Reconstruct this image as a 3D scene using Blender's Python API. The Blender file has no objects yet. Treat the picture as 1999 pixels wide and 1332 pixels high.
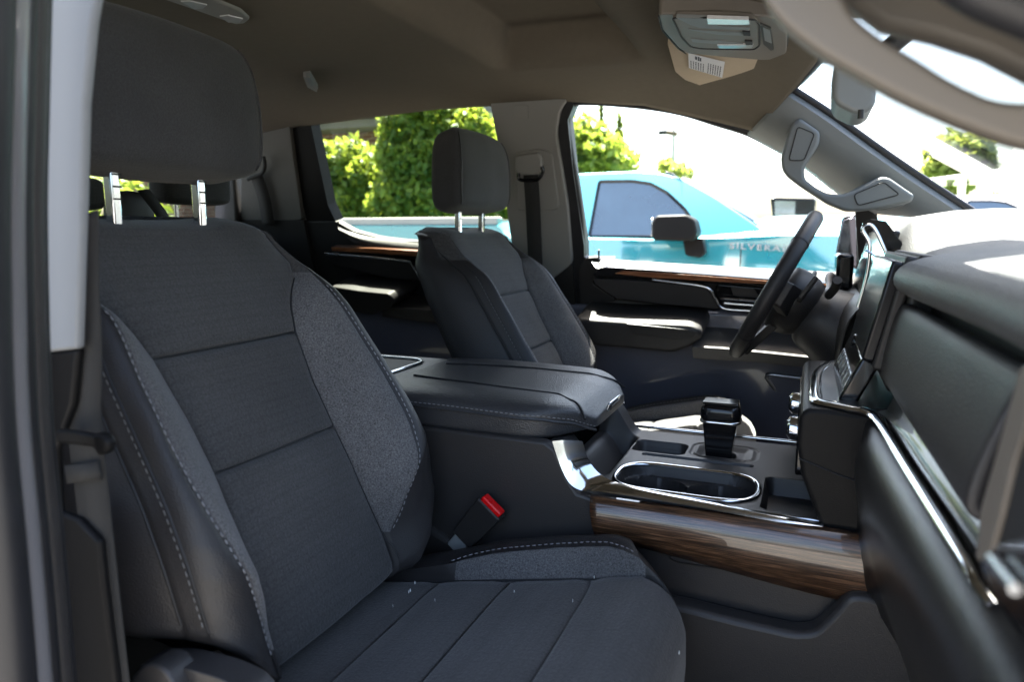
import bpy, bmesh, math, random
from mathutils import Vector, Matrix, noise
import numpy as np
rnd = random.Random(7)
R = math.radians
SC = bpy.context.scene
COL = SC.collection

# ------------------------------------------------------------------ camera
F_PX, IMG_W, IMG_H = 1400.0, 1999.0, 1332.0
YAW, PITCH = R(22.4), R(8.57)
CAM = Vector((0.0, -1.12, 1.5))
FW = Vector((-math.sin(YAW)*math.cos(PITCH), math.cos(YAW)*math.cos(PITCH), -math.sin(PITCH)))
RT = Vector((math.cos(YAW), math.sin(YAW), 0)); UP = RT.cross(FW)
cd = bpy.data.cameras.new('camera'); cam = bpy.data.objects.new('camera', cd); COL.objects.link(cam)
cam.matrix_world = Matrix.Translation(CAM) @ Matrix((RT, UP, -FW)).transposed().to_4x4()
cd.sensor_width = 36; cd.lens = F_PX/IMG_W*36; cd.clip_start = 0.02; cd.clip_end = 2000
cd.dof.use_dof = True; cd.dof.focus_distance = 1.15; cd.dof.aperture_fstop = 5.0
SC.camera = cam
# ------------------------------------------------------------------ light
SUN_DIR = Vector((-0.19, 0.40, 0.90)).normalized()      # towards the sun
w = bpy.data.worlds.new('World'); SC.world = w; w.use_nodes = True
nt = w.node_tree; bg = nt.nodes['Background']
sky = nt.nodes.new('ShaderNodeTexSky'); sky.sky_type = 'NISHITA'; sky.sun_disc = False
sky.sun_elevation = math.asin(SUN_DIR.z); sky.sun_rotation = math.atan2(SUN_DIR.x, SUN_DIR.y)
sky.dust_density = 4.0; sky.air_density = 1.0; sky.ozone_density = .3
nt.links.new(sky.outputs[0], bg.inputs[0]); bg.inputs[1].default_value = 0.06
sl = bpy.data.lights.new('sun', 'SUN'); sl.energy = 5.0; sl.angle = R(0.53); sl.color = (1, .95, .86)
so = bpy.data.objects.new('sun', sl); COL.objects.link(so)
so.rotation_euler = SUN_DIR.to_track_quat('Z', 'Y').to_euler()
vs = SC.view_settings; vs.view_transform = 'Standard'; vs.look = 'None'; vs.gamma = 1; vs.exposure = 3.8
vs.use_curve_mapping = False
cy = SC.cycles; cy.use_denoising = True; cy.max_bounces = 10; cy.diffuse_bounces = 5; cy.glossy_bounces = 5
cy.transparent_max_bounces = 24; cy.transmission_bounces = 6; cy.sample_clamp_indirect = 6
cy.caustics_reflective = False; cy.caustics_refractive = False

# ------------------------------------------------------------------ turning a traced pixel into a point on a known surface
def ray(px, py): return FW + RT*((px-IMG_W/2)/F_PX) - UP*((py-IMG_H/2)/F_PX)
def at_y(px, py, Y): d = ray(px, py); return CAM + d*((Y-CAM.y)/d.y)
def at_x(px, py, X): d = ray(px, py); return CAM + d*((X-CAM.x)/d.x)
def at_z(px, py, Z): d = ray(px, py); return CAM + d*((Z-CAM.z)/d.z)
SN = Vector((0, .43, .10)).normalized()                 # normal of the driver side wall, leaning in towards the roof
def at_side(px, py, off=0.0):
    p0 = Vector((0, .82, 1.42)) - SN*off
    d = ray(px, py); return CAM + d*((p0-CAM).dot(SN)/d.dot(SN))
def ys(pts, Y): return [at_y(a, b, Y) for a, b in pts]
def ss(pts, off=0.0): return [at_side(a, b, off) for a, b in pts]

# ------------------------------------------------------------------ materials
MATS = {}
def mat(name, color=(.5,.5,.5), rough=.5, metal=0, coat=0, spec=.5, noise_scale=0, noise_amt=.25, bump=0, bump_scale=200,
        bump_kind='noise', trans=0, sheen=0, emis=None, coat_rough=.05):
    m = bpy.data.materials.new(name); m.use_nodes = True; n = m.node_tree.nodes; l = m.node_tree.links
    b = n['Principled BSDF']; b.inputs['Base Color'].default_value = (*color, 1); b.inputs['Roughness'].default_value = rough
    b.inputs['Metallic'].default_value = metal; b.inputs['Coat Weight'].default_value = coat
    b.inputs['Coat Roughness'].default_value = coat_rough
    b.inputs['Specular IOR Level'].default_value = spec; b.inputs['Sheen Weight'].default_value = sheen
    tc = n.new('ShaderNodeTexCoord')
    if noise_scale:
        t = n.new('ShaderNodeTexNoise'); t.inputs['Scale'].default_value = noise_scale; t.inputs['Detail'].default_value = 6
        l.new(tc.outputs['Object'], t.inputs['Vector'])
        mx = n.new('ShaderNodeMix'); mx.data_type = 'RGBA'
        a = [c*(1-noise_amt) for c in color]; z = [min(1, c*(1+noise_amt)) for c in color]
        mx.inputs[6].default_value = (*a, 1); mx.inputs[7].default_value = (*z, 1)
        l.new(t.outputs['Fac'], mx.inputs[0]); l.new(mx.outputs[2], b.inputs['Base Color'])
        mr = n.new('ShaderNodeMapRange'); mr.inputs[3].default_value = max(0, rough-.06); mr.inputs[4].default_value = min(1, rough+.1)
        l.new(t.outputs['Fac'], mr.inputs[0]); l.new(mr.outputs[0], b.inputs['Roughness'])
    if bump:
        if bump_kind == 'voronoi':
            t = n.new('ShaderNodeTexVoronoi'); o = t.outputs['Distance']
        else:
            t = n.new('ShaderNodeTexNoise'); t.inputs['Detail'].default_value = 3; o = t.outputs['Fac']
        t.inputs['Scale'].default_value = bump_scale; l.new(tc.outputs['Object'], t.inputs['Vector'])
        bp = n.new('ShaderNodeBump'); bp.inputs['Strength'].default_value = bump; bp.inputs['Distance'].default_value = .002
        l.new(o, bp.inputs['Height']); l.new(bp.outputs[0], b.inputs['Normal'])
    if emis:
        b.inputs['Emission Color'].default_value = (*emis[0], 1); b.inputs['Emission Strength'].default_value = emis[1]
    MATS[name] = m; return m
def fabric(name, a, c, scale, weave, rough=.92, hexs=0):
    m = mat(name, a, rough, spec=.25, sheen=.15); n = m.node_tree.nodes; l = m.node_tree.links; b = n['Principled BSDF']
    tc = n['Texture Coordinate']
    t = n.new('ShaderNodeTexNoise'); t.inputs['Scale'].default_value = scale; t.inputs['Detail'].default_value = 4; t.inputs['Roughness'].default_value = .75
    l.new(tc.outputs['Object'], t.inputs['Vector'])
    cr = n.new('ShaderNodeValToRGB'); cr.color_ramp.elements[0].position = .35; cr.color_ramp.elements[1].position = .68
    cr.color_ramp.elements[0].color = (*a, 1); cr.color_ramp.elements[1].color = (*c, 1)
    l.new(t.outputs['Fac'], cr.inputs[0])
    # large soft variation: wear and dust
    t2 = n.new('ShaderNodeTexNoise'); t2.inputs['Scale'].default_value = 6; t2.inputs['Detail'].default_value = 5
    l.new(tc.outputs['Object'], t2.inputs['Vector'])
    mr = n.new('ShaderNodeMapRange'); mr.inputs[1].default_value = .3; mr.inputs[2].default_value = .75; mr.inputs[3].default_value = .85; mr.inputs[4].default_value = 1.25
    l.new(t2.outputs['Fac'], mr.inputs[0])
    mx = n.new('ShaderNodeVectorMath'); mx.operation = 'SCALE'
    if hexs:
        hv = n.new('ShaderNodeTexVoronoi'); hv.feature = 'DISTANCE_TO_EDGE'; hv.inputs['Scale'].default_value = hexs; hv.inputs['Randomness'].default_value = .12
        l.new(tc.outputs['Object'], hv.inputs['Vector'])
        hr = n.new('ShaderNodeMapRange'); hr.inputs[1].default_value = 0; hr.inputs[2].default_value = .16; hr.inputs[3].default_value = .87; hr.inputs[4].default_value = 1.03
        l.new(hv.outputs['Distance'], hr.inputs[0]); hm_ = n.new('ShaderNodeMath'); hm_.operation = 'MULTIPLY'
        l.new(hr.outputs[0], hm_.inputs[0]); l.new(mr.outputs[0], hm_.inputs[1]); mr = hm_
    l.new(cr.outputs[0], mx.inputs[0]); l.new(mr.outputs[0], mx.inputs['Scale'])
    v = n.new('ShaderNodeTexVoronoi'); v.inputs['Scale'].default_value = weave; l.new(tc.outputs['Object'], v.inputs['Vector'])
    bp = n.new('ShaderNodeBump'); bp.inputs['Strength'].default_value = .35; bp.inputs['Distance'].default_value = .0015
    l.new(v.outputs['Distance'], bp.inputs['Height']); l.new(bp.outputs[0], b.inputs['Normal'])
    l.new(mx.outputs[0], b.inputs['Base Color']); return m
M_FAB = fabric('seat_mesh_fabric', (.039,.0375,.037), (.074,.072,.071), 420, 330, hexs=120)
M_FABP = fabric('plain_seat_fabric', (.033,.033,.034), (.055,.055,.057), 500, 500)
M_HEA = fabric('heather_fabric', (.044,.042,.042), (.175,.17,.17), 520, 700)
M_LEA = mat('seat_vinyl', (.027,.0252,.0255), .44, noise_scale=8, noise_amt=.15, bump=.22, bump_scale=600, bump_kind='voronoi', spec=.4)
M_DTOP = mat('dash_top_vinyl', (.055,.056,.058), .5, noise_scale=10, noise_amt=.1, bump=.3, bump_scale=420, bump_kind='voronoi')
M_LEAG = mat('armrest_leather', (.043,.043,.045), .37, noise_scale=10, noise_amt=.15, bump=.3, bump_scale=420, bump_kind='voronoi', spec=.5)
M_PLA = mat('black_plastic', (.023,.0215,.021), .45, noise_scale=5, noise_amt=.12, bump=.1, bump_scale=700, spec=.4)
M_PLG = mat('grey_dash_plastic', (.034,.0315,.031), .42, noise_scale=5, noise_amt=.12, bump=.12, bump_scale=650, bump_kind='voronoi', spec=.45)
M_LOWD = mat('lower_dash_plastic', (.0145,.0135,.0132), .30, noise_scale=5, noise_amt=.12, bump=.12, bump_scale=650, bump_kind='voronoi', spec=.5)
M_NPIL = mat('near_pillar_trim', (.225,.235,.245), .6, noise_scale=14, noise_amt=.05)
M_HNDL = mat('brown_grey_handle_trim', (.135,.118,.098), .5, noise_scale=14, noise_amt=.06)
M_OCT = mat('overhead_trim', (.17,.152,.13), .45, noise_scale=14, noise_amt=.06)
M_RPIL = mat('rear_pillar_shade', (.12,.118,.11), .6, noise_scale=14, noise_amt=.06)  # pillar trim darkened in its colour for the weaker light at the rear
M_PLD = mat('door_lower_plastic', (.085,.077,.070), .5, noise_scale=5, noise_amt=.1)
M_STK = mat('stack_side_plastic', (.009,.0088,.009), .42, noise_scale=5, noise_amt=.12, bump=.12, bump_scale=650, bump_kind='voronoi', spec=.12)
M_MIRB = mat('mirror_housing_plastic', (.012,.010,.009), .5, noise_scale=5, spec=.12)
M_DARK = mat('dark_recess_plastic', (.012,.012,.013), .6, noise_scale=8)
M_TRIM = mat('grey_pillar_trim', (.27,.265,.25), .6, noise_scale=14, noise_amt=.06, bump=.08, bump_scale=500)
M_APIL = mat('pillar_trim_shade', (.22,.235,.235), .5, noise_scale=14, noise_amt=.08, bump=.08, bump_scale=500)
M_HEAD = mat('headliner_cloth', (.165,.143,.112), .95, noise_scale=60, noise_amt=.08, bump=.3, bump_scale=900, spec=.1)
M_VIS = mat('visor_cloth', (.56,.46,.34), .9, noise_scale=60, noise_amt=.06, bump=.2, bump_scale=800, spec=.1)
M_CHR = mat('chrome', (.80,.82,.84), .09, metal=1, noise_scale=9, noise_amt=.04)
M_SAT = mat('satin_metal', (.55,.57,.6), .25, metal=1, noise_scale=9, noise_amt=.06)
M_GLB = mat('gloss_black', (.006,.006,.007), .12, coat=.25, spec=.35, noise_scale=5)
M_SCR = mat('display_glass', (.008,.008,.010), .22, spec=.3, noise_scale=5)
M_SEAL = mat('rubber_seal', (.014,.014,.016), .45, noise_scale=20)
M_FLANGE = mat('painted_flange', (.16,.16,.20), .22, coat=1, noise_scale=4)
M_FLPALE = mat('pale_painted_flange', (.16,.155,.16), .35, coat=.3, noise_scale=4)
M_WEB = mat('belt_webbing', (.018,.0175,.017), .75, noise_scale=300, noise_amt=.3, bump=.4, bump_scale=900)
M_THR2 = mat('grey_thread', (.14,.138,.135), .8, noise_scale=200)
M_RED = mat('red_button', (.85,.006,.008), .25, noise_scale=12, noise_amt=.08)
M_THR = mat('pale_thread', (.22,.22,.23), .8, noise_scale=200)
M_WHT = mat('white_label', (.8,.8,.82), .6, noise_scale=30, noise_amt=.03)
M_INK = mat('printed_ink', (.03,.035,.06), .6, noise_scale=30)
M_CARP = mat('carpet', (.012,.012,.013), 1, noise_scale=200, noise_amt=.5, bump=.6, bump_scale=500)
M_DUST = mat('lint', (.75,.75,.72), .9, noise_scale=50)
M_LENS = mat('lamp_lens', (.85,.88,.92), .12, noise_scale=90, noise_amt=.2, metal=.15, coat=1)
def wood(name, cols, scale, axis_scale, coat=1):
    m = mat(name, cols[0], .3, coat=coat, coat_rough=.02); n = m.node_tree.nodes; l = m.node_tree.links; b = n['Principled BSDF']
    tc = n['Texture Coordinate']; mp = n.new('ShaderNodeMapping'); mp.inputs['Scale'].default_value = axis_scale
    l.new(tc.outputs['Object'], mp.inputs[0])
    t = n.new('ShaderNodeTexNoise'); t.inputs['Scale'].default_value = scale; t.inputs['Detail'].default_value = 8; t.inputs['Roughness'].default_value = .7
    t.inputs['Distortion'].default_value = .4
    l.new(mp.outputs[0], t.inputs['Vector'])
    cr = n.new('ShaderNodeValToRGB'); e = cr.color_ramp.elements; e[0].position = .36; e[0].color = (*cols[0], 1)
    e[1].position = .66; e[1].color = (*cols[2], 1); k = e.new(.5); k.color = (*cols[1], 1)
    l.new(t.outputs['Fac'], cr.inputs[0]); l.new(cr.outputs[0], b.inputs['Base Color'])
    bp = n.new('ShaderNodeBump'); bp.inputs['Strength'].default_value = .08; bp.inputs['Distance'].default_value = .001
    l.new(t.outputs['Fac'], bp.inputs['Height']); l.new(bp.outputs[0], b.inputs['Normal']); return m
M_WOOD = wood('dark_wood', [(.007,.004,.003),(.060,.029,.014),(.29,.15,.08)], 9, (1.6, 90, 90))
M_WOODR = wood('red_wood', [(.08,.022,.008),(.32,.11,.04),(.55,.26,.12)], 6, (2.0, 60, 60))
M_WOODB = wood('ash_black_wood', [(.006,.006,.006),(.012,.011,.011),(.035,.032,.03)], 5, (60, 60, 3), coat=.4)
def glassmat(name, tint, refl=.9):
    m = bpy.data.materials.new(name); m.use_nodes = True; n = m.node_tree.nodes; l = m.node_tree.links; n.clear()
    o = n.new('ShaderNodeOutputMaterial'); t = n.new('ShaderNodeBsdfTransparent'); t.inputs[0].default_value = (*tint, 1)
    g = n.new('ShaderNodeBsdfGlossy'); g.inputs['Roughness'].default_value = .01
    f = n.new('ShaderNodeFresnel'); f.inputs[0].default_value = 1.45; mx = n.new('ShaderNodeMixShader')
    mu = n.new('ShaderNodeMath'); mu.operation = 'MULTIPLY'; mu.inputs[1].default_value = refl; l.new(f.outputs[0], mu.inputs[0])
    l.new(mu.outputs[0], mx.inputs[0]); l.new(t.outputs[0], mx.inputs[1]); l.new(g.outputs[0], mx.inputs[2]); l.new(mx.outputs[0], o.inputs[0])
    return m
M_GLASS = glassmat('window_glass', (.90,.95,.93), .6)
M_RGLASS = glassmat('rear_tinted_glass', (.62,.66,.60), .6)
M_PGLASS = glassmat('truck_glass', (.10,.13,.15), 1.0)
M_TEAL = mat('teal_metallic_paint', (.005,.31,.36), .25, metal=.4, coat=1, noise_scale=2, noise_amt=.06)
M_TEAL.node_tree.nodes['Principled BSDF'].inputs['Coat IOR'].default_value = 2.9
M_WPAINT = mat('white_paint', (.8,.8,.8), .3, coat=1, noise_scale=2, noise_amt=.03)
M_TYRE = mat('tyre_rubber', (.015,.015,.015), .8, noise_scale=40, bump=.3, bump_scale=80)
def leafmat(name, c1, c2):
    m = bpy.data.materials.new(name); m.use_nodes = True; n = m.node_tree.nodes; l = m.node_tree.links
    b = n['Principled BSDF']; o = n['Material Output']; b.inputs['Roughness'].default_value = .5
    oi = n.new('ShaderNodeNewGeometry'); cr = n.new('ShaderNodeValToRGB')
    cr.color_ramp.elements[0].color = (*c1, 1); cr.color_ramp.elements[1].color = (*c2, 1)
    l.new(oi.outputs['Random Per Island'], cr.inputs[0]); l.new(cr.outputs[0], b.inputs['Base Color'])
    tr = n.new('ShaderNodeBsdfTranslucent'); mxc = n.new('ShaderNodeMix'); mxc.data_type = 'RGBA'
    l.new(cr.outputs[0], mxc.inputs[6]); mxc.inputs[7].default_value = (.55, .62, .06, 1); mxc.inputs[0].default_value = .45
    l.new(mxc.outputs[2], tr.inputs[0])
    mx = n.new('ShaderNodeMixShader'); mx.inputs[0].default_value = .45
    l.new(b.outputs[0], mx.inputs[1]); l.new(tr.outputs[0], mx.inputs[2]); l.new(mx.outputs[0], o.inputs[0]); return m
M_LEAF = leafmat('broad_leaves', (.05,.12,.02), (.20,.28,.045))
M_LEAFP = leafmat('pale_leaves', (.10,.14,.05), (.22,.26,.10))
M_CONI = leafmat('conifer_leaves', (.02,.05,.015), (.06,.10,.025))
M_BARK = mat('bark', (.12,.09,.06), .9, noise_scale=14, noise_amt=.4, bump=.8, bump_scale=30)
M_ASPH = mat('asphalt', (.12,.114,.106), .9, noise_scale=3, noise_amt=.25, bump=.5, bump_scale=120)
M_GRASS = mat('grass', (.06,.10,.03), .95, noise_scale=6, noise_amt=.4, bump=1, bump_scale=40)
M_CONC = mat('concrete_and_sunlit_rail', (.5,.48,.45), .85, noise_scale=5, noise_amt=.15)
M_SOF = mat('grey_soffit', (.13,.12,.10), .8, noise_scale=6)
def brickmat():
    m = mat('brick', (.2,.09,.06), .85); n = m.node_tree.nodes; l = m.node_tree.links
    t = n.new('ShaderNodeTexBrick'); t.inputs['Scale'].default_value = 1
    t.inputs['Color1'].default_value = (.20,.085,.06,1); t.inputs['Color2'].default_value = (.13,.06,.045,1); t.inputs['Mortar'].default_value = (.3,.27,.24,1)
    t.inputs['Brick Width'].default_value = .22; t.inputs['Row Height'].default_value = .075; t.inputs['Mortar Size'].default_value = .008
    mp = n.new('ShaderNodeMapping'); mp.inputs['Rotation'].default_value = (R(90), 0, 0)
    l.new(n['Texture Coordinate'].outputs['Object'], mp.inputs[0]); l.new(mp.outputs[0], t.inputs['Vector']); l.new(t.outputs[0], n['Principled BSDF'].inputs['Base Color']); return m
M_BRICK = brickmat()

# ------------------------------------------------------------------ object helpers
def root_loc(o):
    while o.parent: o = o.parent
    return o.location.copy()
def empty(name, loc, label, cat, group=None):
    o = bpy.data.objects.new(name, None); COL.objects.link(o); o.location = loc; o.empty_display_size = .05
    o['label'] = label; o['category'] = cat
    if group: o['group'] = group
    return o
def mk(name, verts, faces, mats, parent=None, idx=None, smooth=True, sharp=40, bevel=0, seg=3, subsurf=0, solid=0, solid_off=0, fixn=True):
    off = root_loc(parent) if parent else Vector((0,0,0))
    me = bpy.data.meshes.new(name)
    me.from_pydata([tuple(Vector(v)-off) for v in verts], [], faces)
    for m in (mats if isinstance(mats, (list, tuple)) else [mats]): me.materials.append(m)
    if idx is not None: me.polygons.foreach_set('material_index', idx)
    if fixn:
        bm = bmesh.new(); bm.from_mesh(me); bmesh.ops.recalc_face_normals(bm, faces=bm.faces); bm.to_mesh(me); bm.free()
    if smooth:
        me.polygons.foreach_set('use_smooth', [True]*len(me.polygons))
        if not subsurf: me.set_sharp_from_angle(angle=R(sharp))
    o = bpy.data.objects.new(name, me); COL.objects.link(o); o.parent = parent
    if solid:
        s = o.modifiers.new('thickness', 'SOLIDIFY'); s.thickness = solid; s.offset = solid_off
    if bevel:
        b = o.modifiers.new('bevel', 'BEVEL'); b.width = bevel; b.segments = seg; b.limit_method = 'ANGLE'; b.angle_limit = R(30); b.harden_normals = False
        me.polygons.foreach_set('use_smooth', [True]*len(me.polygons))
        me.set_sharp_from_angle(angle=R(75))
    if subsurf:
        s = o.modifiers.new('sub', 'SUBSURF'); s.levels = subsurf; s.render_levels = subsurf
    return o
def spline(pts, n=8, closed=False):
    P = [Vector(p) for p in pts]; out = []; N = len(P)
    for i in range(N if closed else N-1):
        g = lambda k: P[k % N] if closed else P[max(0, min(N-1, k))]
        a, b, c, d = g(i-1), g(i), g(i+1), g(i+2)
        for k in range(n):
            t = k/n
            out.append(.5*((2*b)+(c-a)*t+(2*a-5*b+4*c-d)*t*t+(3*b-a-3*c+d)*t**3))
    if not closed: out.append(P[-1])
    return out
def fillet(pts, r, n=4):
    P = [Vector(p) for p in pts]; out = []; N = len(P)
    for i in range(N):
        a, b, c = P[i-1], P[i], P[(i+1) % N]
        rr = r[i] if isinstance(r, (list, tuple)) else r
        u, v = (a-b), (c-b); m = min(rr, u.length*.45, v.length*.45)
        if m < 1e-5: out.append(b); continue
        p, q = b+u.normalized()*m, b+v.normalized()*m
        for k in range(n+1):
            t = k/n; out.append(p*(1-t)**2+b*2*t*(1-t)+q*t*t)
    return out
def prism(name, pts, vec, m, parent=None, bevel=.003, seg=3, **kw):
    P = [Vector(p) for p in pts]; n = len(P); v = Vector(vec)
    V = P+[p+v for p in P]
    F = [list(range(n))[::-1], list(range(n, 2*n))]+[[i, (i+1) % n, n+(i+1) % n, n+i] for i in range(n)]
    return mk(name, V, F, m, parent, bevel=bevel, seg=seg, **kw)
def box(name, lo, hi, m, parent=None, bevel=.003, seg=3, xf=None):
    x0,y0,z0 = lo; x1,y1,z1 = hi
    P = [(x0,y0,z0),(x1,y0,z0),(x1,y1,z0),(x0,y1,z0)]
    P = [Vector(p) for p in P]; v = Vector((0,0,z1-z0)); Q = P+[p+v for p in P]
    if xf: Q = [xf @ q for q in Q]
    return mk(name, Q, [[3,2,1,0],[4,5,6,7],[0,1,5,4],[1,2,6,5],[2,3,7,6],[3,0,4,7]], m, parent, bevel=bevel, seg=seg)
def tube_data(pts, r, n=12, closed=False, rz=None, up=None):
    P = [Vector(p) for p in pts]; N = len(P); V = []; F = []
    T = []
    for i in range(N):
        a = P[i-1] if (i or closed) else P[i]; b = P[(i+1) % N] if (i < N-1 or closed) else P[i]
        T.append((b-a).normalized())
    u = Vector(up) if up else (Vector((0,0,1)) if abs(T[0].z) < .9 else Vector((0,1,0)))
    for i in range(N):
        u = (u-T[i]*u.dot(T[i]))
        if u.length < 1e-6: u = T[i].orthogonal()
        u.normalize(); s = T[i].cross(u)
        ra = r[i] if isinstance(r, (list, tuple)) else r
        rb = ra if rz is None else (rz[i] if isinstance(rz, (list, tuple)) else rz)
        for k in range(n):
            t = 2*math.pi*k/n; V.append(P[i]+s*(ra*math.cos(t))+u*(rb*math.sin(t)))
        if up: u = Vector(up)
    for i in range(N if closed else N-1):
        j = (i+1) % N
        for k in range(n):
            F.append([i*n+k, i*n+(k+1) % n, j*n+(k+1) % n, j*n+k])
    if not closed:
        F.append(list(range(n))[::-1]); F.append([(N-1)*n+k for k in range(n)])
    return V, F
def tube(name, pts, r, m, parent=None, n=12, closed=False, rz=None, up=None, sharp=50):
    V, F = tube_data(pts, r, n, closed, rz, up); return mk(name, V, F, m, parent, sharp=sharp)
def multi(name, parts, m, parent=None, **kw):
    V = []; F = []
    for v, f in parts:
        b = len(V); V += list(v); F += [[i+b for i in g] for g in f]
    return mk(name, V, F, m, parent, **kw)
def stitches(name, pts, parent, dash=.0055, gap=.003, r=.0008, m=None, lift=Vector((0,0,0))):
    P = [Vector(p)+lift for p in pts]; parts = []; pos = 0; nxt = 0
    L = [0]
    for a, b in zip(P, P[1:]): L.append(L[-1]+(b-a).length)
    def pt(s):
        s = max(0, min(L[-1], s))
        for i in range(len(P)-1):
            if s <= L[i+1]:
                t = (s-L[i])/max(1e-9, L[i+1]-L[i]); return P[i].lerp(P[i+1], t)
        return P[-1]
    s = 0
    while s+dash < L[-1]:
        a, b = pt(s), pt(s+dash)
        parts.append(tube_data([a, a.lerp(b,.25), a.lerp(b,.75), b], [r*.4, r, r, r*.4], 5)); s += dash+gap
    return multi(name, parts, m or M_THR, parent)
def grid(name, rows, m, parent=None, idx=None, closed_u=False, **kw):
    nr, nc = len(rows), len(rows[0]); V = [p for r in rows for p in r]; F = []
    for i in range(nr-1):
        for j in range(nc if closed_u else nc-1):
            k = (j+1) % nc; F.append([i*nc+j, i*nc+k, (i+1)*nc+k, (i+1)*nc+j])
    return mk(name, V, F, m, parent, idx=idx, **kw)
def sst(a, b, x):
    t = max(0, min(1, (x-a)/(b-a))); return t*t*(3-2*t)
def lerpt(x, X, Y): return float(np.interp(x, X, Y))
def copy_tree(o, parent=None, linkp=True):
    c = o.copy(); COL.objects.link(c); c.parent = parent
    for ch in list(o.children): copy_tree(ch, c)
    return c

# ------------------------------------------------------------------ ground and setting outside
g = mk('ground', [(-150,-60,0),(150,-60,0),(150,200,0),(-150,200,0)], [[0,1,2,3]], M_ASPH, smooth=False); g['kind'] = 'structure'
g = mk('lawn', [(-60,7.6,.03),(60,7.6,.03),(60,120,.03),(-60,120,.03)], [[0,1,2,3]], M_GRASS, smooth=False); g['kind'] = 'structure'

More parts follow.
